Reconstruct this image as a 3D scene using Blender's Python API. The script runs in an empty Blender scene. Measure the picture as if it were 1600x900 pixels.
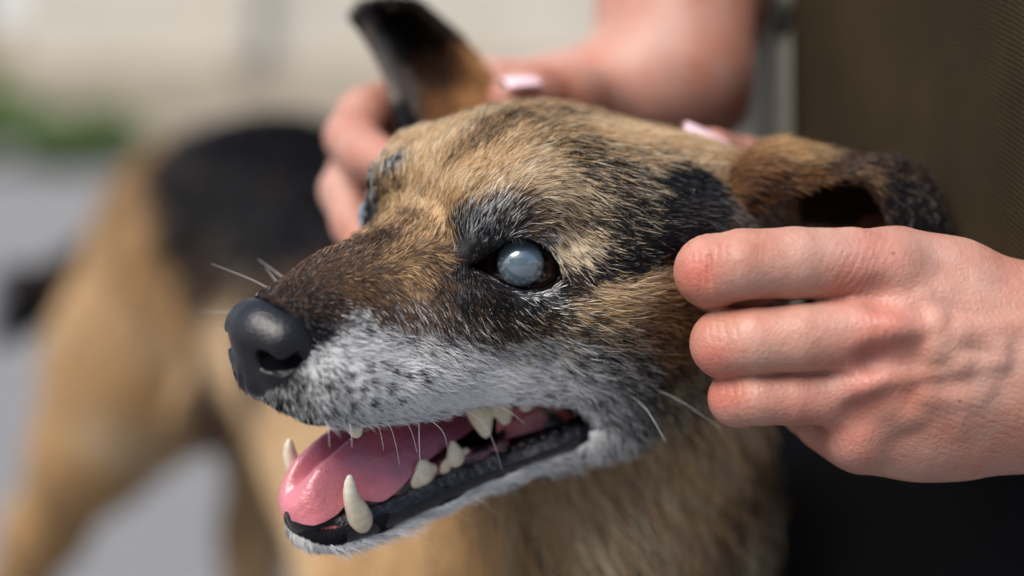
import bpy, bmesh, math, time
import numpy as np
T0 = time.time()
rng = np.random.default_rng(7)
sc = bpy.context.scene
COL = sc.collection

# ------------------------------------------------------------------ camera
D = 0.342                      # focus distance (m)
PITCH = math.radians(10)
CAMZ = 0.62
cam_d = bpy.data.cameras.new('camera'); cam = bpy.data.objects.new('camera', cam_d)
COL.objects.link(cam); sc.camera = cam
cam_d.sensor_width = 36; cam_d.lens = 50.02
cam_d.clip_start = 0.02; cam_d.clip_end = 500
cam.location = (0, 0, CAMZ); cam.rotation_euler = (math.radians(90) - PITCH, 0, 0)
cam_d.dof.use_dof = True; cam_d.dof.focus_distance = D - 0.003; cam_d.dof.aperture_fstop = 3.2
cam_d.dof.aperture_blades = 0

# ------------------------------------------------------------------ world, sun, exposure
w = bpy.data.worlds.new('World'); sc.world = w; w.use_nodes = True
nt = w.node_tree
sky = nt.nodes.new('ShaderNodeTexSky'); sky.sky_type = 'NISHITA'; sky.sun_disc = False
SUN_EL, SUN_AZ = math.radians(54), math.radians(226)     # azimuth from +Y clockwise
sky.sun_elevation = SUN_EL; sky.sun_rotation = SUN_AZ
sky.dust_density = 3.0; sky.ozone_density = 1.5
bg = nt.nodes['Background']; bg.inputs[1].default_value = 0.135
nt.links.new(sky.outputs[0], bg.inputs[0])
sd = bpy.data.lights.new('sun', 'SUN'); sun = bpy.data.objects.new('sun', sd); COL.objects.link(sun)
sd.energy = 3.5; sd.angle = math.radians(42); sd.color = (1.0, 0.95, 0.88)
from mathutils import Vector
sdir = Vector((math.sin(SUN_AZ) * math.cos(SUN_EL), math.cos(SUN_AZ) * math.cos(SUN_EL), math.sin(SUN_EL)))
sun.rotation_euler = sdir.to_track_quat('Z', 'Y').to_euler(); sun.location = (0, 0, 5)
vs = sc.view_settings
vs.view_transform = 'Standard'; vs.look = 'None'; vs.gamma = 1; vs.exposure = 0.32
sc.cycles.use_denoising = True
sc.cycles.max_bounces = 6
sc.render.hair_type = 'STRAND'

# ------------------------------------------------------------------ frames (millimetres in front of the camera)
dm, K = 342.0, 6.5
def px(x, y, dep):
    f = (dm + dep) / dm
    return np.array([(x - 800) / K * f, dep, (450 - y) / K * f])
cp, sp = math.cos(PITCH), math.sin(PITCH)
def c2w(c):
    c = np.asarray(c, float); y = c[..., 1] + dm
    return np.stack([c[..., 0], y * cp + c[..., 2] * sp, -y * sp + c[..., 2] * cp], -1) / 1000 + np.array([0, 0, CAMZ])
def dirw(v):
    v = np.asarray(v, float)
    return np.stack([v[..., 0], v[..., 1] * cp + v[..., 2] * sp, -v[..., 1] * sp + v[..., 2] * cp], -1)
def proj(c):
    f = dm / (dm + c[..., 1]); return np.stack([800 + c[..., 0] * f * K, 450 - c[..., 2] * f * K], -1)
# the dog's head frame: X forward, Y its left, Z up
HS = np.array([.68, -.68, -.27]); HS /= np.linalg.norm(HS)
HF = np.array([-.729, -.594, -.341]); HF -= HF.dot(HS) * HS; HF /= np.linalg.norm(HF)
HU = np.cross(HF, HS); HO = np.array([-15.8, 18, 12.5])
HM = np.stack([HF, HS, HU])
def l2c(p): return np.asarray(p, float) @ HM + HO
def c2l(c): return (np.asarray(c, float) - HO) @ HM.T
def locY(x, y, Y):
    ray = np.array([(x - 800) / K, dm, (450 - y) / K]); c = np.array([0, -dm, 0.])
    t = (Y - (c - HO) @ HS) / (ray @ HS); return c2l(c + t * ray)

# ------------------------------------------------------------------ small numpy toolkit
def nrm(v): return v / np.maximum(np.linalg.norm(v, axis=-1, keepdims=True), 1e-9)
_perm = rng.random(1 << 16).astype(np.float32)
def vnoise(p, freq, seed=0):
    q = np.asarray(p, float) * freq + 1000.0 + seed * 17.31
    i = np.floor(q).astype(np.int64); f = q - i; f = f * f * (3 - 2 * f)
    r = 0
    for dx in (0, 1):
        for dy in (0, 1):
            for dz in (0, 1):
                h = ((i[..., 0] + dx) * 73856093 ^ (i[..., 1] + dy) * 19349663 ^ (i[..., 2] + dz) * 83492791 ^ seed * 2654435) & 0xffff
                wgt = (f[..., 0] if dx else 1 - f[..., 0]) * (f[..., 1] if dy else 1 - f[..., 1]) * (f[..., 2] if dz else 1 - f[..., 2])
                r = r + wgt * _perm[h]
    return r * 2 - 1
def catmull(P, n):
    P = np.asarray(P, float); m = len(P)
    t = np.linspace(0, m - 1, n); i = np.minimum(t.astype(int), m - 2); f = (t - i)[:, None]
    g = lambda k: P[np.clip(k, 0, m - 1)]
    p0, p1, p2, p3 = g(i - 1), g(i), g(i + 1), g(i + 2)
    return .5 * (2 * p1 + (p2 - p0) * f + (2 * p0 - 5 * p1 + 4 * p2 - p3) * f * f + (3 * p1 - p0 - 3 * p2 + p3) * f ** 3)

class Grid:
    """a signed distance field that is modelled like clay: add, carve, then skin it"""
    def __init__(s, lo, hi, h):
        s.lo = np.array(lo, float); s.h = h
        s.n = np.ceil((np.array(hi, float) - s.lo) / h).astype(int) + 1
        s.ax = [(s.lo[i] + h * np.arange(s.n[i])).astype(np.float32) for i in range(3)]
        s.d = np.full(s.n, 1e3, np.float32)
    def _win(s, lo, hi):
        a = np.clip(np.floor((np.array(lo) - s.lo) / s.h).astype(int), 0, s.n)
        b = np.clip(np.ceil((np.array(hi) - s.lo) / s.h).astype(int) + 1, 0, s.n)
        return tuple(slice(x, y) for x, y in zip(a, b))
    def _xyz(s, w):
        return s.ax[0][w[0]][:, None, None], s.ax[1][w[1]][None, :, None], s.ax[2][w[2]][None, None, :]
    def mix(s, w, v, k, carve=False):
        a = s.d[w]
        if carve:
            h = np.maximum(k - np.abs(a + v), 0) / k; s.d[w] = np.maximum(a, -v) + h * h * k * .25
        else:
            h = np.maximum(k - np.abs(a - v), 0) / k; s.d[w] = np.minimum(a, v) - h * h * k * .25
    def cone(s, a, b, ra, rb, k=3., carve=False, flat=None):
        a = np.array(a, float); b = np.array(b, float); m = max(ra, rb) + k + 4 * s.h
        if flat is not None: m *= max(1.0, 1.0)
        w = s._win(np.minimum(a, b) - m, np.maximum(a, b) + m)
        if min(x.stop - x.start for x in w) <= 0: return
        X, Y, Z = s._xyz(w); e = b - a; L = max(float(e @ e), 1e-9)
        t = np.clip(((X - a[0]) * e[0] + (Y - a[1]) * e[1] + (Z - a[2]) * e[2]) / np.float32(L), 0, 1)
        dx, dy, dz = X - a[0] - t * e[0], Y - a[1] - t * e[1], Z - a[2] - t * e[2]
        q = dx * dx + dy * dy + dz * dz
        if flat is not None:      # (axis, squash): thinner along axis
            ax, f = np.array(flat[0], float), flat[1]; ax /= np.linalg.norm(ax)
            g = dx * ax[0] + dy * ax[1] + dz * ax[2]; q = q + g * g * (1 / f ** 2 - 1)
        s.mix(w, np.sqrt(q) - (ra + t * (rb - ra)), k, carve)
    def chain(s, pts, k=3., carve=False, flat=None):
        for p, q in zip(pts[:-1], pts[1:]): s.cone(p[:3], q[:3], p[3], q[3], k, carve, flat)
    def ell(s, c, r, k=3., carve=False, M=None):
        c = np.array(c, float); r = np.array(r, float); m = r.max() + k + 4 * s.h
        mm = np.full(3, m) if M is not None else r + k + 4 * s.h
        w = s._win(c - mm, c + mm)
        if min(x.stop - x.start for x in w) <= 0: return
        X, Y, Z = s._xyz(w); X, Y, Z = X - c[0], Y - c[1], Z - c[2]
        if M is not None:
            X, Y, Z = (M[0][0] * X + M[0][1] * Y + M[0][2] * Z, M[1][0] * X + M[1][1] * Y + M[1][2] * Z, M[2][0] * X + M[2][1] * Y + M[2][2] * Z)
        k0 = np.sqrt((X / r[0]) ** 2 + (Y / r[1]) ** 2 + (Z / r[2]) ** 2); k1 = np.sqrt((X / r[0] ** 2) ** 2 + (Y / r[1] ** 2) ** 2 + (Z / r[2] ** 2) ** 2)
        s.mix(w, (k0 * (k0 - 1) / np.maximum(k1, 1e-6)).astype(np.float32), k, carve)
    def skin(s, smooth=2):
        d = s.d; n = d.shape; neg = d < 0
        dd = np.clip(d, -4 * s.h, 4 * s.h)
        c = [slice(None, -1), slice(1, None)]
        cnt = sum(neg[c[i], c[j], c[k]].astype(np.int8) for i in (0, 1) for j in (0, 1) for k in (0, 1))
        act = (cnt > 0) & (cnt < 8); idx = np.full(act.shape, -1, np.int64); I = np.argwhere(act); idx[act] = np.arange(len(I))
        acc = np.zeros((len(I), 3)); num = np.zeros(len(I))
        for ax in range(3):
            o = [a for a in range(3) if a != ax]
            for u in (0, 1):
                for v in (0, 1):
                    p = I.copy(); p[:, o[0]] += u; p[:, o[1]] += v; q = p.copy(); q[:, ax] += 1
                    a, b = dd[tuple(p.T)], dd[tuple(q.T)]; m = (a < 0) != (b < 0)
                    t = np.where(m, a / np.where(a == b, 1, a - b), 0)
                    pt = p.astype(float); pt[:, ax] += t; acc[m] += pt[m]; num[m] += 1
        V = acc / num[:, None] * s.h + s.lo
        Q = []
        for ax in range(3):
            o = [a for a in range(3) if a != ax]
            sl = [slice(None)] * 3; sl[ax] = slice(None, -1); s2 = [slice(None)] * 3; s2[ax] = slice(1, None)
            cr = neg[tuple(sl)] != neg[tuple(s2)]; E = np.argwhere(cr)
            E = E[(E[:, o[0]] > 0) & (E[:, o[1]] > 0) & (E[:, o[0]] < n[o[0]] - 1) & (E[:, o[1]] < n[o[1]] - 1)]
            def at(du, dv):
                p = E.copy(); p[:, o[0]] += du; p[:, o[1]] += dv; return idx[tuple(p.T)]
            q = np.stack([at(-1, -1), at(0, -1), at(0, 0), at(-1, 0)], 1)
            flip = neg[tuple(E.T)] if ax != 1 else ~neg[tuple(E.T)]
            q[~flip] = q[~flip][:, ::-1]; Q.append(q)
        Q = np.concatenate(Q); Q = Q[(Q >= 0).all(1)]
        ed = np.concatenate([Q[:, [0, 1]], Q[:, [1, 2]], Q[:, [2, 3]], Q[:, [3, 0]]])
        for _ in range(smooth):
            a = np.zeros_like(V); m = np.zeros(len(V))
            for x, y in ((0, 1), (1, 0)):
                for cc in range(3): a[:, cc] += np.bincount(ed[:, x], V[ed[:, y], cc], len(V))
                m += np.bincount(ed[:, x], minlength=len(V))
            V = V + .5 * (a / np.maximum(m, 1)[:, None] - V)
        return V, Q

def vnormals(V, Q):
    n = np.cross(V[Q[:, 2]] - V[Q[:, 0]], V[Q[:, 3]] - V[Q[:, 1]]) if Q.shape[1] == 4 else np.cross(V[Q[:, 1]] - V[Q[:, 0]], V[Q[:, 2]] - V[Q[:, 0]])
    N = np.zeros_like(V)
    for k in range(Q.shape[1]):
        for c in range(3): N[:, c] += np.bincount(Q[:, k], n[:, c], len(V))
    return nrm(N)

# ------------------------------------------------------------------ scene objects
def thing(name, label, cat, loc, group=None):
    o = bpy.data.objects.new(name, None); COL.objects.link(o); o.location = loc; o.empty_display_size = .05
    o['label'] = label; o['category'] = cat
    if group: o['group'] = group
    return o
def mesh(name, V, Q, mat, parent=None, cols=None, smooth=True, label=None):
    """V in world metres"""
    V = np.asarray(V, float); off = np.array(parent.matrix_basis.translation if parent and not parent.parent else (0, 0, 0))
    if parent and parent.parent: off = np.array(parent['wo'])
    me = bpy.data.meshes.new(name)
    if isinstance(Q, np.ndarray):
        k = Q.shape[1]; me.vertices.add(len(V)); me.vertices.foreach_set('co', (V - off).astype(np.float32).ravel())
        me.loops.add(Q.size); me.loops.foreach_set('vertex_index', Q.astype(np.int32).ravel())
        me.polygons.add(len(Q)); me.polygons.foreach_set('loop_start', np.arange(0, Q.size, k, dtype=np.int32))
        me.update(calc_edges=True); me.validate()
    else: me.from_pydata((V - off).tolist(), [], Q)
    if smooth: me.polygons.foreach_set('use_smooth', np.ones(len(me.polygons), bool))
    if cols is not None:
        a = me.color_attributes.new('Col', 'FLOAT_COLOR', 'POINT')
        c = np.ones((len(V), 4), np.float32); c[:, :3] = cols; a.data.foreach_set('color', c.ravel())
    me.materials.append(mat); o = bpy.data.objects.new(name, me); COL.objects.link(o)
    o.parent = parent; o['wo'] = off.tolist()
    if label: o['label'] = label
    return o
def tube(P, R, seg=8, caps=True):
    P = np.asarray(P, float); n = len(P); R = np.broadcast_to(np.asarray(R, float), (n,))
    T = nrm(np.gradient(P, axis=0)); a = np.array([.3, .2, .93]); B = nrm(np.cross(T, a)); C = np.cross(T, B)
    th = np.arange(seg) * 2 * np.pi / seg
    V = (P[:, None] + R[:, None, None] * (np.cos(th)[None, :, None] * B[:, None] + np.sin(th)[None, :, None] * C[:, None])).reshape(-1, 3)
    i = np.arange(n - 1)[:, None] * seg; j = np.arange(seg)[None]; k = (j + 1) % seg
    Q = np.stack([i + j, i + k, i + seg + k, i + seg + j], -1).reshape(-1, 4)
    if caps:
        m = len(V); V = np.concatenate([V, P[:1], P[-1:]])
        jj = np.arange(seg); kk = (jj + 1) % seg
        Q = np.concatenate([Q, np.stack([kk, jj, jj * 0 + m, jj * 0 + m], -1), np.stack([(n - 1) * seg + jj, (n - 1) * seg + kk, jj * 0 + m + 1, jj * 0 + m + 1], -1)])
        Q = [tuple(dict.fromkeys(q)) for q in Q.tolist()]
    return V, Q
def loft(rows, nu, nv, thick=0.):
    """rows of control points -> smooth sheet nu x nv; optional thickness gives a closed slab"""
    A = np.stack([catmull(r, nv) for r in rows]); A = np.stack([catmull(A[:, j], nu) for j in range(nv)], 1)
    V = A.reshape(-1, 3); i = np.arange(nu - 1)[:, None] * nv; j = np.arange(nv - 1)[None]
    Q = np.stack([i + j, i + j + 1, i + nv + j + 1, i + nv + j], -1).reshape(-1, 4)
    if not thick: return V, Q
    N = vnormals(V, Q); m = len(V); W = np.concatenate([V + N * thick / 2, V - N * thick / 2])
    ring = np.concatenate([np.arange(nv), np.arange(1, nu) * nv + nv - 1, (nu - 1) * nv + np.arange(nv - 2, -1, -1), np.arange(nu - 2, 0, -1) * nv])
    r2 = np.roll(ring, -1)
    return W, np.concatenate([Q, Q[:, ::-1] + m, np.stack([r2, ring, ring + m, r2 + m], 1)])

def material(name, rough=.5, color=(.5, .5, .5), attr=False, spec=.5, sss=0., sssr=(1, .3, .2), sscale=.002, coat=0., bump=None, tint=None):
    m = bpy.data.materials.new(name); m.use_nodes = True; t = m.node_tree; b = t.nodes['Principled BSDF']
    b.inputs['Base Color'].default_value = (*color, 1); b.inputs['Roughness'].default_value = rough
    b.inputs['Specular IOR Level'].default_value = spec
    out = None
    tc = t.nodes.new('ShaderNodeTexCoord')
    if attr:
        a = t.nodes.new('ShaderNodeAttribute'); a.attribute_name = 'Col'; out = a.outputs['Color']
    if tint:       # (noise scale, strength) slight mottling
        n = t.nodes.new('ShaderNodeTexNoise'); n.inputs['Scale'].default_value = tint[0]; n.inputs['Detail'].default_value = 5
        t.links.new(tc.outputs['Object'], n.inputs['Vector'])
        mp = t.nodes.new('ShaderNodeMapRange'); mp.inputs[1].default_value = .3; mp.inputs[2].default_value = .7
        mp.inputs[3].default_value = 1 - tint[1]; mp.inputs[4].default_value = 1 + tint[1]; t.links.new(n.outputs['Fac'], mp.inputs[0])
        mx = t.nodes.new('ShaderNodeVectorMath'); mx.operation = 'SCALE'
        if out: t.links.new(out, mx.inputs[0])
        else: mx.inputs[0].default_value = color
        t.links.new(mp.outputs[0], mx.inputs['Scale']); out = mx.outputs[0]
    if out: t.links.new(out, b.inputs['Base Color'])
    if sss:
        b.inputs['Subsurface Weight'].default_value = sss; b.inputs['Subsurface Radius'].default_value = sssr; b.inputs['Subsurface Scale'].default_value = sscale
    if coat: b.inputs['Coat Weight'].default_value = coat; b.inputs['Coat Roughness'].default_value = .06
    prev = None
    for kind, scale, dist, st in (bump or []):
        if kind == 'vor':
            n = t.nodes.new('ShaderNodeTexVoronoi'); n.feature = 'SMOOTH_F1'; o = n.outputs['Distance']
        else:
            n = t.nodes.new('ShaderNodeTexNoise'); n.inputs['Detail'].default_value = 6; o = n.outputs['Fac']
        n.inputs['Scale'].default_value = scale; t.links.new(tc.outputs['Object'], n.inputs['Vector'])
        bp = t.nodes.new('ShaderNodeBump'); bp.inputs['Distance'].default_value = dist; bp.inputs['Strength'].default_value = st
        t.links.new(o, bp.inputs['Height'])
        if prev: t.links.new(prev, bp.inputs['Normal'])
        prev = bp.outputs[0]
    if prev: t.links.new(prev, b.inputs['Normal'])
    return m

M_hide = material('dog_hide', .9, attr=True, spec=.05, bump=[('noise', 900, .0006, .5)])
M_nose = material('nose_leather', .38, (.007, .007, .009), spec=.45, bump=[('vor', 1500, .00022, .6), ('noise', 300, .0005, .3)])
M_lip = material('wet_lip', .11, (.006, .005, .007), spec=.35, coat=.3, bump=[('noise', 260, .002, .6), ('noise', 900, .0006, .5)])
M_tongue = material('tongue', .29, attr=True, spec=.5, sss=.35, sssr=(1, .35, .3), sscale=.002, coat=.5, bump=[('vor', 2300, .00022, .6), ('noise', 180, .0016, .7)])
M_gum = material('gum', .16, attr=True, spec=.5, coat=.4, bump=[('noise', 400, .001, .6)])
M_tooth = material('tooth', .22, attr=True, spec=.5, sss=.25, sssr=(1, .8, .6), sscale=.0015, bump=[('noise', 500, .0003, .3)])
M_lens = material('cloudy_lens', .35, attr=True, coat=1.0); M_lens.node_tree.nodes['Principled BSDF'].inputs['Coat IOR'].default_value = 2.3; M_lens.node_tree.nodes['Principled BSDF'].inputs['Coat Roughness'].default_value = .02
M_skin = material('skin', .47, attr=True, spec=.42, sss=.3, sssr=(1, .32, .2), sscale=.0022, tint=(160, .05),
                  bump=[('vor', 1300, .00022, .55), ('noise', 1500, .0003, .5), ('noise', 350, .0006, .35)])
M_nail = material('nail_polish', .15, (.86, .60, .66), coat=.6)

def hair_material(name, rough=.5):
    m = bpy.data.materials.new(name); m.use_nodes = True; t = m.node_tree
    h = t.nodes['Principled BSDF']
    a = t.nodes.new('ShaderNodeAttribute'); a.attribute_name = 'Col'
    t.links.new(a.outputs['Color'], h.inputs['Base Color'])
    h.inputs['Roughness'].default_value = rough; h.inputs['Specular IOR Level'].default_value = .16
    return m
M_fur = hair_material('fur')

def curves(name, P, R, C, mat, parent):
    """P (n,k,3) world metres, R (n,k) metres, C (n,k,3)"""
    n, k = P.shape[:2]; cu = bpy.data.hair_curves.new(name); cu.add_curves([k] * n)
    off = np.array(parent.matrix_basis.translation)
    cu.attributes['position'].data.foreach_set('vector', (P - off).astype(np.float32).ravel()) if 'position' in cu.attributes else cu.points.foreach_set('position', (P - off).astype(np.float32).ravel())
    ra = cu.attributes.get('radius') or cu.attributes.new('radius', 'FLOAT', 'POINT'); ra.data.foreach_set('value', R.astype(np.float32).ravel())
    ca = cu.attributes.new('Col', 'FLOAT_COLOR', 'POINT'); c4 = np.ones((n, k, 4), np.float32); c4[..., :3] = C; ca.data.foreach_set('color', c4.ravel())
    cu.materials.append(mat); o = bpy.data.objects.new(name, cu); COL.objects.link(o); o.parent = parent
    return o
# ------------------------------------------------------------------ setting: pavement, house wall, trees (far behind, out of focus)
def noise_mat(name, c1, c2, scale, rough=.9, bump=None):
    m = bpy.data.materials.new(name); m.use_nodes = True; t = m.node_tree; b = t.nodes['Principled BSDF']
    tc = t.nodes.new('ShaderNodeTexCoord'); n = t.nodes.new('ShaderNodeTexNoise'); n.inputs['Scale'].default_value = scale; n.inputs['Detail'].default_value = 8
    r = t.nodes.new('ShaderNodeValToRGB'); r.color_ramp.elements[0].color = (*c1, 1); r.color_ramp.elements[1].color = (*c2, 1)
    r.color_ramp.elements[0].position = .35; r.color_ramp.elements[1].position = .65
    t.links.new(tc.outputs['Object'], n.inputs['Vector']); t.links.new(n.outputs['Fac'], r.inputs[0]); t.links.new(r.outputs[0], b.inputs['Base Color'])
    b.inputs['Roughness'].default_value = rough
    if bump:
        bp = t.nodes.new('ShaderNodeBump'); bp.inputs['Distance'].default_value = bump; t.links.new(n.outputs['Fac'], bp.inputs['Height']); t.links.new(bp.outputs[0], b.inputs['Normal'])
    return m
M_pave = noise_mat('asphalt', (.15, .153, .158), (.21, .213, .22), 60, .9, .004)
M_plaster = noise_mat('plaster', (.52, .48, .40), (.58, .54, .46), 3, .9)
M_stone = noise_mat('stone_band', (.36, .31, .24), (.43, .37, .29), 6, .9)
M_pale = noise_mat('pale_render', (.72, .74, .74), (.78, .79, .79), 2, .9)
M_bark = noise_mat('bark', (.05, .035, .025), (.11, .08, .055), 30, .95, .01)
M_leaf = noise_mat('leaf', (.07, .13, .035), (.16, .25, .08), 9, .6)
M_glass = material('window_glass', .08, (.03, .035, .04)); M_frame = material('window_frame', .5, (.55, .53, .5)); M_roof = noise_mat('roof_tile', (.22, .10, .06), (.32, .15, .09), 20)
def boxv(x0, x1, y0, y1, z0, z1):
    V = np.array([(x, y, z) for x in (x0, x1) for y in (y0, y1) for z in (z0, z1)], float)
    return V, [(0, 1, 3, 2), (4, 6, 7, 5), (0, 4, 5, 1), (2, 3, 7, 6), (0, 2, 6, 4), (1, 5, 7, 3)]
def box(name, a, mat, parent=None): V, Q = boxv(*a); return mesh(name, V, Q, mat, parent, smooth=False)
g = mesh('ground', np.array([(-150, -60, 0), (150, -60, 0), (150, 300, 0), (-150, 300, 0)]), [(0, 1, 2, 3)], M_pave, smooth=False); g['kind'] = 'structure'
def house(name, label, x0, x1, y, h, mat, wins, loc):
    t = thing(name, label, 'building', loc)
    box('wall', (x0, x1, y, y + 6, 0, h), mat, t)
    box('plinth', (x0 - .03, x1 + .03, y - .04, y + 6.03, 0.001, .5), M_stone, t)
    box('cornice', (x0 - .15, x1 + .15, y - .15, y + 6.15, h + .002, h + .25), M_frame, t)
    V = np.array([(x0 - .3, y - .3, h + .252), (x1 + .3, y - .3, h + .252), (x1 + .3, y + 6.3, h + .252), (x0 - .3, y + 6.3, h + .252), (x0 + 1.5, y + 3, h + 1.9), (x1 - 1.5, y + 3, h + 1.9)])
    mesh('roof', V, [(0, 1, 5, 4), (2, 3, 4, 5), (1, 2, 5), (3, 0, 4), (3, 2, 1, 0)], M_roof, t, smooth=False)
    for (wx, wz) in wins:
        f = box('window', (wx - .5, wx + .5, y - .05, y - .004, wz, wz + 1.4), M_frame, t)
        box('pane', (wx - .42, wx - .03, y - .06, y - .052, wz + .08, wz + 1.32), M_glass, f); box('pane', (wx + .03, wx + .42, y - .06, y - .052, wz + .08, wz + 1.32), M_glass, f)
        box('sill', (wx - .58, wx + .58, y - .12, y - .006, wz - .09, wz - .002), M_frame, f)
    return t
hb = house('house', 'cream plastered house with tiled roof behind the dog', -2.45, 9.0, 7.2, 4.2, M_plaster, [(1.6, 1.5), (4.2, 1.5), (6.8, 1.5)], (3, 7.2, 0))
box('pilaster', (-1.42, -1.26, 7.10, 7.196, .502, 4.19), M_plaster, hb)
house('house', 'pale rendered house standing beyond the trees', -16, -5, 22, 5.5, M_pale, [(-7, 2.6), (-9.5, 2.6), (-12, 2.6), (-14.5, 2.6)], (-10, 22, 0))
house('house', 'long cream house across the street, unseen, added for its reflection in the eyes', -9, 5, -14, 5.0, M_plaster, [(-7, 1.6), (-4, 1.6), (-1, 1.6), (2, 1.6)], (-2, -14, 0))  # behind the camera, out of view: added to be mirrored in the dog's eyes
hw = box('garden_wall', (-4.6, -2.46, 9.6, 9.85, 0, .7), M_stone); hw['label'] = 'low brown stone garden wall beside the cream house'; hw['category'] = 'wall'
def leaves(c, r, n, size, seed):
    rg = np.random.default_rng(seed)
    d_ = nrm(rg.normal(size=(n, 3))); rad = rg.random(n) ** .45
    cl = nrm(rg.normal(size=(14, 3))) * .55; ci = rg.integers(0, 14, n)
    P = c + (cl[ci] + d_ * rad[:, None] * .5) * np.asarray(r)
    a = nrm(rg.normal(size=(n, 3))); b = nrm(np.cross(a, rg.normal(size=(n, 3)))); s_ = size * rg.uniform(.6, 1.4, n)[:, None]
    V = np.stack([P - a * s_, P + b * s_ * .45, P + a * s_, P - b * s_ * .45], 1).reshape(-1, 3)
    return V, np.arange(4 * n).reshape(-1, 4)
def tree(name, label, cat, base, h, r, n, size, seed, low=False):
    t = thing(name, label, cat, base)
    b = np.array(base, float); P = [b, b + [.02, 0, h * .3], b + [-.05, .03, h * .62]]
    V, Q = tube(catmull(P, 8), np.linspace(.035 * h, .015 * h, 8), 8); mesh('trunk', V, Q, M_bark, t)
    for k in range(5):
        a = k * 1.3; P = [b + [0, 0, h * (.35 + .05 * k)], b + [math.cos(a) * r[0] * .4, math.sin(a) * r[1] * .4, h * .6], b + [math.cos(a) * r[0] * .7, math.sin(a) * r[1] * .7, h * .75]]
        V, Q = tube(catmull(P, 8), np.linspace(.014 * h, .004 * h, 8), 6); mesh('branch', V, Q, M_bark, t)
    V, Q = leaves(b + [0, 0, h - r[2] * .8], r, n, size, seed); mesh('crown', V, Q, M_leaf, t, smooth=False)
tree('tree', 'tall leafy green tree between the two houses', 'tree', (-5.4, 14.5, 0), 3.6, (1.2, 1.2, 1.5), 6000, .07, 1)
tree('tree', 'slender green tree in front of the pale house', 'tree', (-6.3, 15.5, 0), 5.4, (1.5, 1.4, 1.9), 6000, .08, 2)
for i, (x, y, h, lb) in enumerate(((-2.1, 6.8, .3, 'small round shrub near the corner of the cream house'), (-2.62, 6.9, .36, 'low wide green shrub on the paving edge'), (-3.6, 8.9, .5, 'taller dark shrub before the brown garden wall'))):
    tree('shrub', lb, 'shrub', (x, y, 0), h, (.34 + .1 * i, .35, h * .5), 2500, .035, 10 + i)
for i, (x, y, h, lb) in enumerate(((5.5, -9, 5.5, 'broad unseen tree across the street, added for eye reflections'), (-11, -10, 6.0, 'tall unseen tree at the end of the long house, added for eye reflections'))):  # unseen trees behind the camera, added to give the eyes something to reflect
    tree('tree', lb, 'tree', (x, y, 0), h, (1.9, 1.8, 2.0), 5000, .1, 30 + i)
# ------------------------------------------------------------------ the dog: one continuous body
def w2c(p):
    p = np.asarray(p, float) - np.array([0, 0, CAMZ]); y, z = p[..., 1], p[..., 2]
    return np.stack([p[..., 0], y * cp - z * sp - D, y * sp + z * cp], -1) * 1000
dog = thing('dog', 'old tan and black dog with white muzzle, clouded eyes and open mouth', 'dog', (-.06, .9, 0.0))

LU = np.array([(-14.4, -48, 30), (-9.4, -42.2, 28), (1, -38, 25), (15.2, -34, 22), (29.7, -31.6, 20), (41.4, -28.6, 18), (55.3, -24.0, 15), (62.9, -19.6, 9), (66, -15, 2), (75, -13, 0)])
LL = np.array([(-14.4, -48.5, 30), (-8, -50, 29), (5, -52.5, 23), (22, -53, 18), (40, -55.2, 13), (50, -55.4, 10), (55, -55.0, 7), (58, -54.2, 4), (75, -54, 0)])
LO = np.array([(-14.4, -50, 30), (-9.9, -53.1, 29), (5.1, -54.8, 23), (22.8, -57.2, 18), (40.5, -59.6, 14), (50.3, -60, 11), (55.5, -59.2, 7), (58.5, -57.2, 3), (75, -57, 0)])
zu = lambda x: np.interp(x, LU[:, 0], LU[:, 1]); wu = lambda x: np.interp(x, LU[:, 0], LU[:, 2])
zl = lambda x: np.interp(x, LL[:, 0], LL[:, 1]); wl = lambda x: np.interp(x, LL[:, 0], LL[:, 2])
zo = lambda x: np.interp(x, LO[:, 0], LO[:, 1])
def f_mouth(X, Y, Z): return np.maximum(np.maximum(zl(X) - Z, Z - zu(X)), -14.4 - X)
def f_cav(X, Y, Z):
    a = np.maximum(np.maximum(np.abs(Y) - np.maximum(wu(X) - 4.5, 1), np.maximum(Z - zu(X) - 8, zl(X) + 1 - Z)), np.maximum(-26 - X, X - 54))
    b = np.maximum(np.maximum(np.abs(Y) - np.maximum(wl(X) - 7.5, 1), np.maximum(Z - zl(X) - 2, zl(X) - 4 - Z)), np.maximum(-22 - X, X - 50))
    return np.minimum(a, b)
# eyes
EYE_R = 10.6
def eye_frame(s):
    e = nrm(np.array([.60, .70 * s, .34])); c = np.array([0 if s > 0 else 3.0, 26.5 if s > 0 else -31.5, 0.3]) - EYE_R * e
    u = np.array([22.3, -6. * s, 6.6]); u = nrm(u - (u @ e) * e); v = np.cross(e, u) * 1.0
    if v[2] < 0: v = -v
    return c, e, u, v
def almond(u):      # upper and lower lid heights along the slit, u from lateral (-) to medial (+)
    up = np.interp(u, [-10.6, -8.4, -5, -.5, 4, 7.5, 10, 12.5], [-2.4, 2.2, 5.6, 6.9, 5.8, 2.9, .4, -1.0])
    lo = np.interp(u, [-10.6, -8.4, -5, -.5, 4, 7.5, 10, 12.5], [-2.8, -5.0, -6.6, -6.9, -5.6, -3.6, -2.0, -1.4])
    return up, lo
def f_almond(X, Y, Z, s):
    c, e, u, v = eye_frame(s); a, b, g = X - c[0], Y - c[1], Z - c[2]
    pu = a * u[0] + b * u[1] + g * u[2]; pv = a * v[0] + b * v[1] + g * v[2]; pe = a * e[0] + b * e[1] + g * e[2]
    up, lo = almond(pu)
    return np.maximum(np.maximum(np.maximum(pv - up, lo - pv), np.maximum(pu - 12.5, -10.6 - pu)), 2 - pe)
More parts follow.
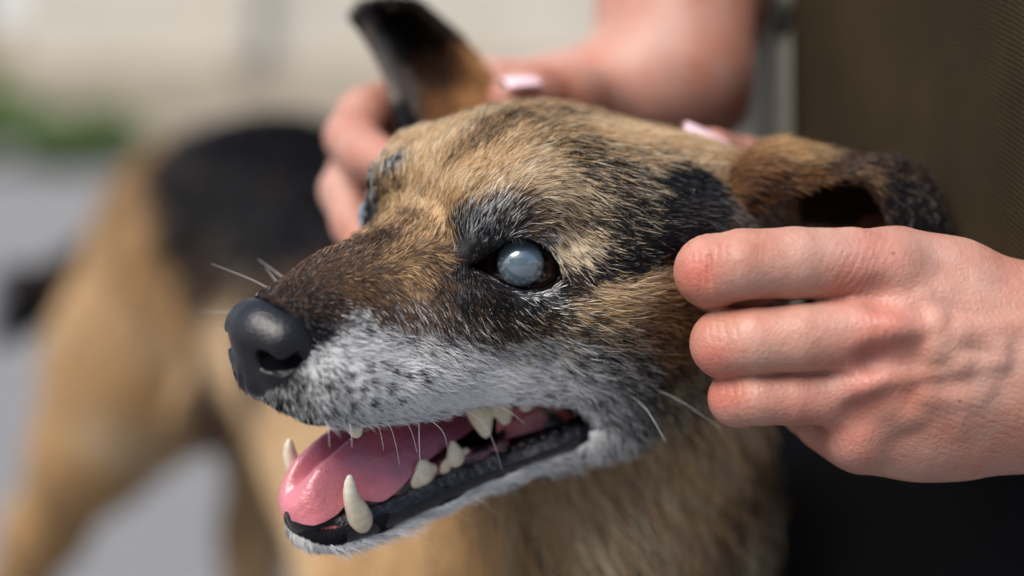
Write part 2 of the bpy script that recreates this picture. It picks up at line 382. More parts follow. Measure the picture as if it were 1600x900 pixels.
def custom(G, lo, hi, fn, k, carve):
    w_ = G._win(lo, hi); X, Y, Z = G._xyz(w_); G.mix(w_, fn(X, Y, Z).astype(np.float32), k, carve)

G = Grid((-100, -66, -88), (72, 66, 46), .75)
G.ell((-38, 0, -8), (40, 36, 28), 1)                                  # cranium
G.ell((-84, 0, -25), (30, 36, 27), 16)                               # nape
G.ell((-19, 0, 3), (27, 29, 24), 14)                                 # forehead
for s in (1, -1):
    G.ell((-36, 22 * s, -3), (32, 21, 20), 10)                        # temporal muscle
    G.cone((2, 15 * s, 11), (-9, 23 * s, 12), 8, 8, 8)               # brow
    G.chain([(6, 19 * s, -13, 9), (-18, 34 * s, -11, 10), (-45, 38 * s, -4, 11)], 9)   # cheek bone
    G.ell((-32, 28 * s, -26), (27, 19, 25), 12)                      # masseter
    G.ell((-62, 26 * s, -22), (32, 26, 30), 16)                      # jowl to neck
    G.cone((16, 11 * s, -11), (-2, 14 * s, -10), 12.5, 15, 9)
    G.chain([(54, 4.5 * s, -14.5, 7.6), (49, 7 * s, -17, 9.8), (41, 8.5 * s, -20, 11.2), (28, 10 * s, -22.5, 12.2), (15, 11.5 * s, -25, 13), (0, 14.5 * s, -29, 14.5), (-10, 17 * s, -34, 14.5), (-22, 22 * s, -42, 14)], 5)
G.chain([(-4, 0, -9, 15.5), (14, 0, -9.5, 14.5), (34, 0, -7.4, 13.2), (51, 0, -5.2, 10.2)], 10)      # bridge
G.ell((-30, 0, -40), (34, 22, 24), 12)
J = Grid((-100, -66, -88), (72, 66, 46), .75)                        # lower jaw
for s in (1, -1):
    J.chain([(52, 3 * s, -58.2, 4.4), (49, 6 * s, -58.6, 4.8), (40, 8.5 * s, -57.8, 6), (22, 12 * s, -56.5, 7.2), (5, 15.5 * s, -55.5, 8.2), (-10, 20 * s, -54.5, 9.5), (-26, 25 * s, -50, 14), (-45, 24 * s, -44, 22)], 4)
J.chain([(51, 0, -58.6, 4.4), (25, 0, -58, 7), (0, 0, -58, 9.5), (-35, 0, -54, 20), (-70, 0, -50, 36)], 8)
w_ = G._win(G.lo, G.lo + G.n * G.h); G.mix(w_, J.d, 5); del J
for s in (1, -1):
    c, e, u, v = eye_frame(s)
    G.ell(c, (12.6,) * 3, 6)
custom(G, (-16, -40, -75), (72, 40, 0), f_mouth, 2.6, True)
custom(G, (-30, -34, -75), (58, 34, -8), f_cav, 3.0, True)
# the hidden tube of the throat and folds of skin pulled back by the hands
for s in (1, -1):
    c, e, u, v = eye_frame(s)
    custom(G, c - 24, c + 24, lambda X, Y, Z: f_almond(X, Y, Z, s), 1.2, True)
    G.ell(c, (EYE_R + .25,) * 3, .6, True)
    a, b, g = locY(885, 446, 31.5), locY(960, 437, 38), locY(1070, 405, 48); m = np.array([1, s, 1])
    G.chain([(*(a * m), .9), (*(b * m), 1.9), (*(g * m), 2.6)], 4, True)
    a, b, g = locY(985, 340, 35), locY(1040, 352, 40), locY(1110, 372, 46)
    G.chain([(*(a * m), .6), (*(b * m), 1.6), (*(g * m), 2.2)], 5, True)
HV, HQ = G.skin(3); del G
print('head', len(HV), time.time() - T0)
HVc = l2c(HV)
if np.linalg.det(HM) < 0: HQ = HQ[:, ::-1]

# ears: folded leather flaps, thick at the root
def Pn(*a): return [px(*p) for p in a]
near_ear = loft([Pn((1150, 345, 22), (1205, 310, 24), (1262, 290, 24), (1318, 281, 24), (1356, 291, 24), (1380, 325, 25), (1393, 356, 25), (1435, 379, 27), (1474, 376, 30)),
                 Pn((1122, 305, 22), (1190, 262, 24), (1262, 256, 26), (1330, 262, 27), (1385, 272, 27), (1420, 295, 27), (1440, 325, 27), (1460, 352, 28), (1478, 366, 31)),
                 Pn((1135, 272, 34), (1195, 236, 38), (1262, 236, 42), (1335, 249, 42), (1400, 255, 40), (1432, 268, 38), (1450, 292, 36), (1464, 325, 34), (1478, 358, 33)),
                 Pn((1165, 285, 52), (1205, 262, 58), (1262, 265, 62), (1335, 275, 60), (1395, 285, 56), (1425, 305, 50), (1445, 325, 45), (1462, 345, 39), (1476, 364, 35)),
                 Pn((1185, 360, 52), (1215, 345, 60), (1262, 345, 64), (1335, 350, 61), (1385, 352, 56), (1412, 352, 50), (1435, 358, 44), (1455, 366, 39), (1474, 374, 34))], 36, 60, 3.0)
far_ear = loft([Pn((668, 270, 74), (640, 226, 78), (626, 180, 82), (612, 138, 84), (597, 98, 86), (577, 62, 86), (556, 32, 87)),
                Pn((680, 235, 88), (652, 190, 96), (634, 140, 100), (616, 95, 101), (596, 58, 100), (580, 38, 95), (560, 20, 91)),
                Pn((715, 200, 98), (690, 150, 110), (665, 110, 113), (640, 72, 112), (612, 40, 108), (595, 26, 101), (574, 10, 95)),
                Pn((765, 190, 90), (745, 140, 104), (718, 95, 108), (688, 58, 108), (650, 25, 104), (625, 14, 100), (596, 3, 97)),
                Pn((795, 190, 76), (775, 140, 88), (745, 98, 95), (708, 55, 98), (665, 18, 97), (648, 6, 96), (624, -1, 96))], 34, 44, 3.0)

# trunk, neck, legs and tail behind the head
B = Grid((-430, -20, -640), (330, 1000, 170), 8.)
def bc(pts, k=25, fl=None): B.chain([(*px(*p[:3]), p[3]) for p in pts], k, flat=fl)
h0 = l2c((-52, 0, -24)); h1 = l2c((-66, 0, -38))
B.chain([(*h0, 20), (*h1, 38), (*px(945, 760, 110), 43), (*px(860, 1010, 200), 74)], 20)
B.ell(px(830, 1090, 190), (76, 90, 100), 30)
bc([(830, 990, 260, 84), (690, 620, 440, 92), (440, 410, 640, 92), (350, 385, 730, 86)], 30)
bc([(325, 460, 690, 86), (235, 570, 690, 64), (150, 700, 690, 40)], 40)                     # near haunch
bc([(150, 700, 690, 40), (70, 830, 735, 26), (20, 930, 770, 22)], 25)
bc([(450, 530, 800, 74), (430, 690, 780, 36), (402, 830, 790, 25), (395, 930, 800, 22)], 30)
bc([(330, 640, 560, 26), (385, 670, 540, 17)], 20)                                           # groin
tail = [(215, 360, 780, 26), (120, 425, 840, 15), (30, 470, 870, 22), (-40, 500, 850, 22), (-110, 560, 820, 8)]
bc(tail, 15)
def to_ground(px0, r0, foot):
    a = px(*px0); g = w2c(foot); B.chain([(*a, r0), (*(a * .5 + g * .5), r0 * .7), (*g, 16)], 15); B.cone(g, g + np.array([12, -38, 2]), 18, 14, 12)
to_ground((30, 930, 770), 24, (-.36, 1.07, .02)); to_ground((395, 930, 800), 24, (-.155, 1.12, .02))
to_ground((690, 1150, 230), 44, (-.06, .60, .02)); to_ground((960, 1150, 260), 44, (.07, .62, .02))
BV, BQ = B.skin(4); del B
if True: pass
allV = [HVc, near_ear[0], far_ear[0], BV]; allQ = [HQ, near_ear[1], far_ear[1], BQ]
offs = np.cumsum([0] + [len(v) for v in allV]); DV = np.concatenate(allV); DQ = np.concatenate([q + o for q, o in zip(allQ, offs)])
part_id = np.repeat(np.arange(4), [len(v) for v in allV])
DN = vnormals(DV, DQ)
for k in range(4):      # outward normals for every closed piece
    m = part_id == k; cen = DV[m].mean(0)
    if k in (0, 3) and ((DV[m] - cen) * DN[m]).sum() < 0:
        DQ[part_id[DQ[:, 0]] == k] = DQ[part_id[DQ[:, 0]] == k][:, ::-1]
DN = vnormals(DV, DQ)
print('dog mesh', len(DV), time.time() - T0)

# coat: what grows where. px, py, mix of hair kinds, lie of the hair in the picture (dx, dy), length mm
PAL = dict(T=(.60, .39, .195), C=(.76, .62, .44), W=(.95, .95, .95), B=(.008, .008, .0105), N=(.15, .085, .048), G=(.10, .092, .096), O=(.26, .115, .042))
KIND = 'TCWBNGO'
A_HEAD = '''470 462 B7N3 .8 -.5 3;505 440 B5N5 .8 -.5 3;560 405 N5T1B2G2 .8 -.6 4;560 450 N6B3T1 .75 .3 4;520 480 B7N3 .8 .3 3;505 515 B8G2 .8 .3 3;620 400 T3N4G1B1 .7 -.5 5
600 450 N5T1G2B1 .6 .6 5;600 490 N5G2W1B2 .5 .8 5;650 360 T4N5C1 .6 -.7 6;650 430 N4T3G1B1 .5 .6 5;690 400 T2N5B3 .4 .2 5;650 490 N5B2W2G1 .5 .8 6;700 480 N4B3W1G2 .5 .85 6;700 440 N4B4G1 .4 .8 5
640 300 T6C3N1 .5 -.85 7;690 330 T7C2N1 .5 -.8 7;700 290 T6C4 .6 -.8 7;740 260 T7C3 .6 -.75 8;660 250 C5T4G1 .4 -.9 8;700 220 C4T4G2 .5 -.8 8;640 240 C4T3B3 .3 -.9 6;610 255 B7W3 .2 -1 5;608 300 B8N2 .3 -.8 3;625 330 B4N4T2 .4 -.7 4;585 370 B5N5 .6 -.6 4
720 235 B3T4N3 .6 -.7 8;760 205 B4T3N3 .6 -.7 8;800 180 B4T4G2 .7 -.6 9;740 180 C4T3B2G1 .6 -.7 8;850 175 T4B4C2 .9 -.3 9;800 215 T6C3B1 .7 -.6 8;850 215 B4T4C2 .9 -.2 9;830 250 C5T4B1 .85 -.3 8;780 290 C4T5B1 .7 -.6 8;740 310 T5C3N2 .6 -.75 7;870 280 C6T2B2 .95 .1 8;900 230 B7T2C1 .95 .15 9;900 200 T4B3C3 .95 .0 9
940 200 T5C4 1 .1 9;1000 205 C5T5 1 .1 10;1060 215 C4T6 1 .15 10;1090 245 T5C4O1 1 .1 8;1010 240 T4C3B3 1 .2 9;960 225 B4C3T3 .95 .25 9;950 260 B7C2T1 .93 .35 9;940 300 B6C3T1 .9 .4 9;900 300 C5B3T2 .9 .35 8;1000 280 B6C3 .95 .3 9;1040 275 B8G2 1 .2 8;1080 275 B9G1 1 .2 7;1000 320 B8C2 .95 .3 8;1050 320 B8G2 1 .2 8;1110 320 B6G4 1 .25 8;1140 345 G5C3B2 1 .25 8
880 340 C4B4T2 .85 .5 7;920 350 B6C3T1 .85 .5 8;960 360 B8C2 .93 .35 8;1000 375 B9C1 .97 .25 8;1050 370 B9G1 1 .1 8;880 375 C6T2B2 .7 .7 6;905 395 C7B3 .7 .7 6;930 415 B9C1 .85 .5 6;980 410 B9 1 0 7;1030 395 B9 1 -.1 7;895 425 B8C2 .75 .6 4
800 345 B5W2N3 .7 -.6 6;760 340 B4W4N2 .5 -.85 7;735 360 B6W4 .3 -.95 7;715 385 B8W2 -.2 -.95 6;780 365 B8W2 .4 -.85 4;840 352 N5C2B3 .9 0 5;855 375 B7W3 .8 .6 4;718 415 B7G3 -.1 .5 3;745 405 B9N1 .3 -.5 2.5;700 375 T4B4N2 .2 -.8 6
720 450 B7G3 .1 1 4;745 475 B8N2 .35 .9 4;790 480 B9N1 .75 .65 3.5;830 480 B8W2 .85 .5 3.5;870 470 B7W3 .95 .1 4;890 455 B7N3 .95 .0 4;850 505 B5N3C2 .9 .3 6;790 510 N4B5W1 .7 .7 6;740 510 N4B4W2 .6 .8 6
900 480 N3T3C3B1 1 .1 7;950 462 C5T4 1 -.05 8;1000 450 C5T5 1 -.1 9;1045 440 T5N3C2 1 -.1 9;950 490 T4N4C2 1 .1 9;1010 490 T4N5C1 1 .1 10;1060 510 T4N4B2 .9 .3 10;900 510 N3B4C3 .95 .25 8;960 525 B4C4N2 .95 .25 9;1040 560 N3B4T3 .8 .4 12
560 500 B4W4G2 .8 .3 4;545 530 W8G2 .95 .1 5;600 530 W6N2B2 .9 .3 6;660 540 W6N2B2 .8 .5 6;720 550 W6B3N1 .85 .5 7;600 560 W9G1 .95 .25 6;640 590 W9G1 .9 .35 6;700 590 W9B1 .93 .35 7;790 550 W5B3C2 .92 .35 7;850 540 W4B4C2 .95 .3 8;770 590 W9B1 .95 .3 7;840 590 W8B2 .97 .25 8;900 560 W4B5C1 .95 .3 9;900 600 W6B4 .95 .25 8;950 570 B6W3C1 .9 .4 10;1000 590 B6W2G2 .85 .5 11
520 560 W7B3 .8 .5 4;500 580 B4W6 .6 .7 4;470 605 B7W3 .3 .9 4;430 630 B7W3 .0 1 5;400 612 B5W5 -.4 .9 5;390 590 B7W3 -.5 .8 4;500 620 W6B4 .6 .8 5;470 645 B6W4 .2 1 5;520 650 W6B4 .5 .85 5;560 610 W8B2 .8 .5 5;580 648 W8B2 .75 .6 4;640 640 W9B1 .85 .5 4;700 630 W9 .92 .4 4;760 622 W9 .96 .25 4;820 615 W8B2 .99 .15 4;880 612 W6B4 .99 .15 4.5
930 630 W5B5 .6 .8 8;930 670 W8B2 .1 1 8;915 705 W8G2 -.3 .95 8;960 650 B4W4G2 .6 .8 10;1000 640 B5G3W2 .6 .8 12;960 690 G4W4B2 .4 .9 11;1020 680 N3C3G4 .5 .9 15;1040 620 B4N3C3 .6 .8 14
490 838 W7B2 .0 .8 6;540 848 W9 .5 .8 6;600 830 W9 .7 .7 7;650 805 W9 .8 .6 7;700 785 W9 .9 .4 7;760 755 W9 .95 .25 6;820 735 W8G2 .95 .2 7;870 722 W7G3 .9 .1 8;700 800 W7G3 .9 .4 6;780 775 G6W4 .9 .4 8;860 755 G6N2W2 .9 .3 10;920 735 G5C3W2 .6 .8 12'''
A_NEAR = '''1150 285 O4N2B4 1 .2 7;1185 255 O5N4T1 1 .1 8;1215 236 T7O3 1 .05 9;1160 320 B6O4 1 .3 6;1205 285 O3N3B4 1 .1 6;1250 270 O4B5T1 1 .1 6;1260 240 N5T3B2 1 .1 7;1310 250 B5N5 1 .1 5;1350 275 N5B4T1 1 .3 5;1400 262 B7N3 1 .2 5;1400 290 B9N1 .8 .6 4;1440 300 B8N2 .5 .85 4;1450 350 B9 .4 .9 4;1300 325 N5B5 1 .2 9;1250 330 N4B5O1 1 .2 9;1350 330 B7N3 .9 .4 9'''
A_FAR = '''590 30 B9N1 -.4 -.9 5;640 20 B8N2 -.5 -.8 5;620 60 B9 -.4 -.9 4;690 60 B7N3 -.5 -.8 5;720 110 O6B4 -.5 -.8 6;745 130 O8T2 -.5 -.8 6;690 110 B7O3 -.5 -.8 5;680 180 O6B4 -.4 -.9 6;645 190 B9 -.3 -.9 5;620 130 G6C2 -.3 -.9 2;640 150 G6C2 -.3 -.9 2;612 100 G6C1 -.3 -.9 2'''
A_BODY = '''1060 690 C4N2T4 .4 .9 22;1120 680 T4C3N3 .3 1 22;1000 730 C4T3G3 .3 .95 22;1100 760 C4T4N2 .2 1 28;900 790 C5T4 .4 .9 24;980 800 C3T3G4 .3 .95 30;1080 840 G4C3B3 .1 1 30;1160 800 N3C3B4 .1 1 28;1000 870 B4N3T3 .2 1 30;850 830 T5N3C2 .3 .95 26;900 880 N4T3B3 .2 1 28;760 830 T8O2 .2 1 24;650 850 T8C2 .0 1 24;560 870 T9C1 -.2 1 24;700 890 T8O2 .1 1 24;800 890 T5N4 .2 1 26
1170 720 B4N4T2 .1 1 25
300 220 B9 -.7 .5 25;400 200 B9 -.8 .4 25;500 220 B9 -.8 .4 25;330 320 B9 -.7 .6 25;420 350 B9 -.7 .6 25;500 350 B9 -.7 .6 25;340 430 B6N4 -.5 .8 25;430 470 B5N5 -.5 .8 25;225 265 T5N4B1 -.5 .8 25;280 280 B9 -.7 .5 25;300 370 B9 -.7 .5 25;560 300 B9 -.7 .5 25;540 420 B9 -.7 .5 25;225 340 T7N3 -.4 .9 25;180 380 T7C2N1 -.4 .9 25;250 430 T7N3 -.3 .9 25;150 480 T7C3 -.3 .9 25;280 520 T8C2 -.2 1 25;340 530 C6T4 -.2 1 25;120 600 T8C2 -.2 1 20;200 600 T9C1 -.2 1 20;280 570 C5T5 .1 1 20;90 720 T9N1 -.2 1 15;150 680 C6T4 -.1 1 15;50 850 T8O2 -.1 1 12;370 560 C5T5 .1 1 20;440 620 T6C3 .1 1 20;450 720 T6C4 .1 1 20;390 820 T7C3 0 1 12;430 800 T6C4 0 1 12
330 610 B6N4 .3 1 15;365 650 N7O3 .4 .9 12;20 470 B9 -.8 .5 30;-60 540 B9 -.5 .8 30;110 400 B7N3 -.8 .5 30'''
def parse(t):
    r = []
    for ln in t.replace('\n', ';').split(';'):
        a = ln.split(); mixv = np.zeros(7)
        for i in range(0, len(a[2]), 2): mixv[KIND.index(a[2][i])] += int(a[2][i + 1])
        r.append((float(a[0]), float(a[1]), mixv / mixv.sum(), float(a[3]), float(a[4]), float(a[5])))
    return r
DPX = proj(DV)
def locate(tab, ids, mirror=False):
    m = np.flatnonzero(np.isin(part_id, ids) & (DN[:, 1] < .25)); P = DPX[m]; out = []
    for x, y, mixv, dx, dy, L in tab:
        r = 5.
        while True:
            c = m[(np.abs(P[:, 0] - x) < r) & (np.abs(P[:, 1] - y) < r)]
            if len(c) or r > 160: break
            r *= 1.6
        if not len(c): continue
        i = c[np.argmin(DV[c, 1])]; n = DN[i].copy(); ny = n[1] if abs(n[1]) > .3 else -.3
        t = np.array([dx, 0, -dy]); t[1] = -(t[0] * n[0] + t[2] * n[2]) / ny; t = nrm(t - (t @ n) * n)
        out.append((DV[i], mixv, t, L))
        if mirror:
            l = c2l(DV[i]); tl = t @ HM.T
            if l[1] > 6: out.append((l2c(l * [1, -1, 1]), mixv, (tl * [1, -1, 1]) @ HM, L))
    return [np.array([o[k] for o in out]) for k in range(4)]
anch = [locate(parse(A_HEAD), [0], True), locate(parse(A_NEAR), [1]), locate(parse(A_FAR), [2]), locate(parse(A_BODY), [3])]
def joined(ks): return [np.concatenate([anch[k][i] for k in ks]) for i in range(4)]
AN = [joined([0, 3]), anch[1], anch[2], anch[3]]
def coat(P, k, s=3.0):
    A = AN[k]; mixv = np.empty((len(P), 7)); T = np.empty((len(P), 3)); L = np.empty(len(P))
    for i in range(0, len(P), 20000):
        q = P[i:i + 20000]; d2 = ((q[:, None, :] - A[0][None]) ** 2).sum(-1); wgt = 1 / (d2 + s * s) ** 3.0; wgt /= wgt.sum(1, keepdims=True)
        mixv[i:i + 20000] = wgt @ A[1]; T[i:i + 20000] = wgt @ A[2]; L[i:i + 20000] = wgt @ A[3]
    return mixv, T, L
PALV = np.array([PAL[k] for k in KIND])
# hide colour: the mean of the coat, dark bare skin at eyes, lips and ears, flesh in the mouth
DC = np.zeros((len(DV), 3))
for k in range(4):
    m = np.flatnonzero(part_id == k); mx, _, _ = coat(DV[m], k); mx = mx ** 2 / (mx ** 2).sum(1, keepdims=True); DC[m] = mx @ (PALV * np.array([.7, .8, 1.0, .6, .7, .7, .7])[:, None])
L_ = HV; X, Y, Z = L_.T
fm, fc = f_mouth(X, Y, Z), f_cav(X, Y, Z)
fe = np.full(len(X), 9.)
for s in (1, -1): fe = np.where(np.linalg.norm(L_ - eye_frame(s)[0], axis=1) < 12.7, np.minimum(fe, f_almond(X, Y, Z, s)), fe)
low = (X > -13) & (Z < zl(X) + 1) & (Z > zo(X) - 1.6) & (X < 70)
inner = (fc < 1.2) | ((fm < 1.0) & (np.abs(Y) < wu(X) - 5))
lipz = (fm < 1.1) | low
hc = DC[:len(HV)]
hc[lipz] = (.012, .011, .013)
nz = vnoise(L_, .16, 3)
fl = np.clip((nz + .25) * 4, 0, 1)[:, None]
hc[inner] = (np.array([(.45, .13, .14)]) * fl + np.array([(.012, .01, .012)]) * (1 - fl))[inner]
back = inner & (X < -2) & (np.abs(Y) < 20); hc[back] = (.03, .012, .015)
hc[fe < 3.0] = (.005, .004, .0045)
hc[(((X - 54) / 10.5) ** 2 + (Y / 14.0) ** 2 + ((Z + 5.5) / 9.5) ** 2 < 1.0) | ((X > 55) & (Z > -15) & (np.abs(Y) < 5))] = (.004, .004, .005)
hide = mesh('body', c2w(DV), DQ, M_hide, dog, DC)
print('hide', time.time() - T0)

# ------------------------------------------------------------------ nose, eyes, lips, teeth, tongue
NG = Grid((40, -20, -24), (72, 20, 12), .4)
NG.ell((54.5, 0, -4.0), (7.8, 10.2, 7.2), 3)
NG.ell((57.6, 0, -4.0), (6.2, 8.8, 6.8), 4)
for s in (1, -1):
    NG.ell((55.6, 8.0 * s, -5.4), (6.2, 5.0, 6.2), 3.5)
    NG.cone((58, 4.6 * s, -9.5), (61, 2.2 * s, -14.5), 4.4, 2.8, 3)
    NG.ell((57.6, 5.2 * s, -11.6), (5.2, 6.4, 4.8), 3)
    NG.chain([(61.6, 6.2 * s, -5.4, 1.3), (61.0, 7.0 * s, -6.2, 2.5), (59.4, 9.6 * s, -7.6, 1.9), (57.2, 12.4 * s, -6.6, 1.3), (55, 14 * s, -4.2, 1.0)], 1.2, True)
    NG.cone((60.5, 6.8 * s, -6.4), (52, 6 * s, -5), 2.3, 2, 1, True)
NG.cone((59, 0, -5), (61.5, 0, -14), 4.6, 3.2, 3)
NG.chain([(66.3, 0, -8, .5), (65.6, 0, -12, .8), (65.0, 0, -18, .9)], 1.4, True)
V, Q = NG.skin(2); del NG
if np.linalg.det(HM) < 0: Q = Q[:, ::-1]
mesh('nose', c2w(l2c(V)), Q, M_nose, dog, label='black leathery wet nose with open nostrils')

def sphere(c, r, axis, nu=72, nv=56):
    a = nrm(np.asarray(axis, float)); b = nrm(np.cross(a, [.1, .2, .97])); g = np.cross(a, b)
    th = np.linspace(0, np.pi, nv); ph = np.arange(nu) * 2 * np.pi / nu
    V = (np.cos(th)[:, None, None] * a + np.sin(th)[:, None, None] * (np.cos(ph)[None, :, None] * b + np.sin(ph)[None, :, None] * g))
    i = np.arange(nv - 1)[:, None] * nu; j = np.arange(nu)[None]; k = (j + 1) % nu
    return c + r * V.reshape(-1, 3), np.stack([i + j, i + k, i + nu + k, i + nu + j], -1).reshape(-1, 4), np.repeat(th, nu)
for s in (1, -1):
    c, e, u, v = eye_frame(s)
    ax = nrm(e + .02 * u * 1 + .03 * v)
    V, Q, th = sphere(c, EYE_R, ax)
    bulge = np.clip(1 - th / .62, 0, 1); V = V + ax * (1.5 * bulge * (2 - bulge))[:, None]
    nzv = vnoise(V, .9, 5)[:, None]; deg = np.degrees(th)[:, None]
    cl = np.where(deg < 29.5, np.array([.085, .13, .17]) * (1 + .16 * nzv) + .03 * np.clip((deg - 16) / 14, 0, 1),
         np.where(deg < 40, np.array([.010, .006, .005]), np.array([.075, .026, .018])))
    rim = np.clip((deg - 20) / 7, 0, 1) * (deg < 29.5) * np.clip(vnoise(V, 1.6, 6)[:, None] * 2.2 - .2, 0, 1) * ((V - c) @ v < 1.5)[:, None]; cl = cl + rim * np.array([.30, .31, .30])
    mesh('eyeball', c2w(l2c(V)), Q, M_lens, dog, cl, label='eyeball with pale blue clouded lens')
    uu = np.concatenate([np.linspace(12.4, -10.5, 40)]); up, lo = almond(uu)
    ring = np.concatenate([np.stack([uu, up], 1), np.stack([uu, lo], 1)[::-1][1:-1]])
    # smooth the closed outline, lay it on the globe
    for _ in range(3): ring = (np.roll(ring, 1, 0) + 2 * ring + np.roll(ring, -1, 0)) / 4
    rr = EYE_R + .75; h = np.sqrt(np.maximum(rr ** 2 - (ring ** 2).sum(1), 4))
    P = c + ring[:, :1] * u + ring[:, 1:] * v + h[:, None] * e; n = len(P)
    nb = nrm(P - c); T = nrm(np.roll(P, -1, 0) - np.roll(P, 1, 0)); B2 = np.cross(T, nb); seg = 8; tt = np.arange(seg) * 2 * np.pi / seg
    V = (P[:, None] + .75 * np.cos(tt)[None, :, None] * nb[:, None] + 0.85 * np.sin(tt)[None, :, None] * B2[:, None]).reshape(-1, 3)
    i = np.arange(n)[:, None] * seg; i2 = ((np.arange(n) + 1) % n)[:, None] * seg; j = np.arange(seg)[None]; k = (j + 1) % seg
    mesh('eyelid', c2w(l2c(V)), np.stack([i + j, i + k, i2 + k, i2 + j], -1).reshape(-1, 4), M_lip, dog, label='wet black eyelid rim')

def lip_sheet():
    half = np.array([(x, wl(x)) for x in np.linspace(-14, 50, 24)] + [(53.5, 7.6), (56.2, 5.6), (58.2, 3.0)])
    path = np.concatenate([half, [(59.0, 0)], half[::-1] * [1, -1]]); path = catmull(np.c_[path, path[:, :1] * 0], 130)[:, :2]
    T = nrm(np.gradient(path, axis=0)); n = np.stack([-T[:, 1], T[:, 0]], 1)
    if n[0, 1] < 0: n = -n
    xs = path[:, 0]; t, o = zl(xs), zo(xs); arc = np.arange(len(xs))
    wig = 1.3 * vnoise(np.c_[path, 0 * xs], .22, 77) + .7 * vnoise(np.c_[path, 0 * xs], .55, 78)
    back = np.clip((58 - xs) / 14, 0, 1)
    def row(off, z): return np.c_[path + n * (np.broadcast_to(off, xs.shape) * np.where(np.broadcast_to(off, xs.shape) > 0, .25 + .75 * back, 1))[:, None] - np.c_[(1 - back) * 1.6, 0 * xs], z]
    rows = [row(-5.0, t - 3.8), row(-3.4, t - .4 + .3 * wig), row(-1.5, t + .9 + .45 * wig), row(1.1 + .15 * wig, t * .68 + o * .32), row(2.0, t * .32 + o * .68 + .2 * wig), row(1.5, o - .6), row(-.4, o - 1.6)]
    return loft(rows, 30, 180, 1.0)
LV, LQ, LM = [], [], 0
V, Q = lip_sheet(); LV.append(V); LQ.append(Q + LM); LM += len(V)
for x in np.linspace(-9, 27, 15):                            # wet papillae along the inner margin
    for s in (1, -1):
        big = 1.0 if x < 4 else .62
        c = np.array([x + rng.normal() * .5, s * (wl(x) - (.6 if x < 4 else 2.2)), zl(x) + .9 + rng.normal() * .35])
        V, Q, _ = sphere(np.zeros(3), 1.0, rng.normal(size=3), 10, 8); V = V * np.array([1.5, .9, 1.05]) * big * rng.uniform(.7, 1.2) + c
        LV.append(V); LQ.append(Q + LM); LM += len(V)
mesh('lower_lip', c2w(l2c(np.concatenate(LV))), np.concatenate(LQ), M_lip, dog, label='shiny black lower lip with small wet papillae')
xs = np.linspace(-13.5, 57, 60)
for s in (1, -1):
    P = np.stack([xs, s * np.maximum(wu(xs) - 2.2, .2), zu(xs) + .9], 1); V, Q = tube(P, 1.25, 8)
    mesh('upper_lip', c2w(l2c(V)), Q, M_lip, dog)

def tooth(pts_list, h=.33, kk=.9, fl=None):
    a = np.array([p[:3] for pts in pts_list for p in pts]); g = Grid(a.min(0) - 5, a.max(0) + 5, h)
    for pts in pts_list: g.chain([tuple(p) for p in catmull(pts, 9)], kk, flat=fl)
    V, Q = g.skin(2)
    if np.linalg.det(HM) < 0: Q = Q[:, ::-1]
    t = np.clip((V[:, 2] - V[:, 2].min()) / np.ptp(V[:, 2]), 0, 1)
    return V, Q, t
def add_tooth(pl, upper=False, name='tooth', yellow=.5):
    V, Q, t = tooth(pl, kk=1.3 if 'molar' in name else .9, fl=((0, 1, 0), .62) if 'molar' in name else None)
    if not upper: t = 1 - t
    t = t[:, None]; cl = np.array([.80, .74, .60]) * (1 - t * yellow) + np.array([.52, .36, .15]) * t * yellow; cl = cl * (1 + .12 * vnoise(V, .8, 33)[:, None])
    mesh(name, c2w(l2c(V)), Q, M_tooth, dog, cl)
for s in (1, -1):
    y = 12 * s
    add_tooth([[(45.4, y * .95, -57, 3.0), (46.5, y, -53, 2.6), (47.7, y * 1.03, -49.5, 1.9), (48.1, y * 1.05, -46, 1.5), (47.7, y * 1.05, -42.6, .85)]], name='canine_tooth')
    add_tooth([[(45.6, 13.2 * s, -22, 3.0), (45.2, 13.6 * s, -28, 2.0), (44.8, 13.8 * s, -31.0, 1.1)]], True, 'canine_tooth')
    for k, (x, yy) in enumerate(((51.2, 5.6), (52.6, 3.2), (53.2, 1.1))):
        add_tooth([[(x - 1, yy * s, -56.5, 1.8), (x, yy * s, -53.2, 1.7), (x + .5, yy * s, -51.3, .8)]], yellow=.2, name='incisor_tooth')
    for (x, yy, zb, zt, hw) in ((27.0, 14.6, -51.2, -47.2, 2.7), (18.0, 16.2, -50.6, -44.8, 3.6)):
        add_tooth([[(x, yy * s, zb - .5, 2.8), (x + .2, yy * s, zb + 2.2, 1.6), (x + .5, yy * s, zt - .3, .35)], [(x - hw, yy * s, zb - 1, 1.3), (x - hw * .9, yy * s, zb + .9, .55)], [(x + hw, yy * s, zb - 1, 1.3), (x + hw * .9, yy * s, zb + .5, .55)]], yellow=.55, name='premolar_tooth')
    add_tooth([[(11, 18.4 * s, -33, 4.2), (10.4, 18.8 * s, -39, 3.4), (9.6, 19.2 * s, -45.6, 1.1)], [(5, 19.4 * s, -33, 3.6), (4.4, 19.9 * s, -39.5, 2.6), (3.6, 20.2 * s, -43.6, 1.4)], [(-2, 21.2 * s, -35, 3.6), (-2.6, 21.8 * s, -41.6, 1.8)]], True, 'molar_tooth', yellow=1.0)

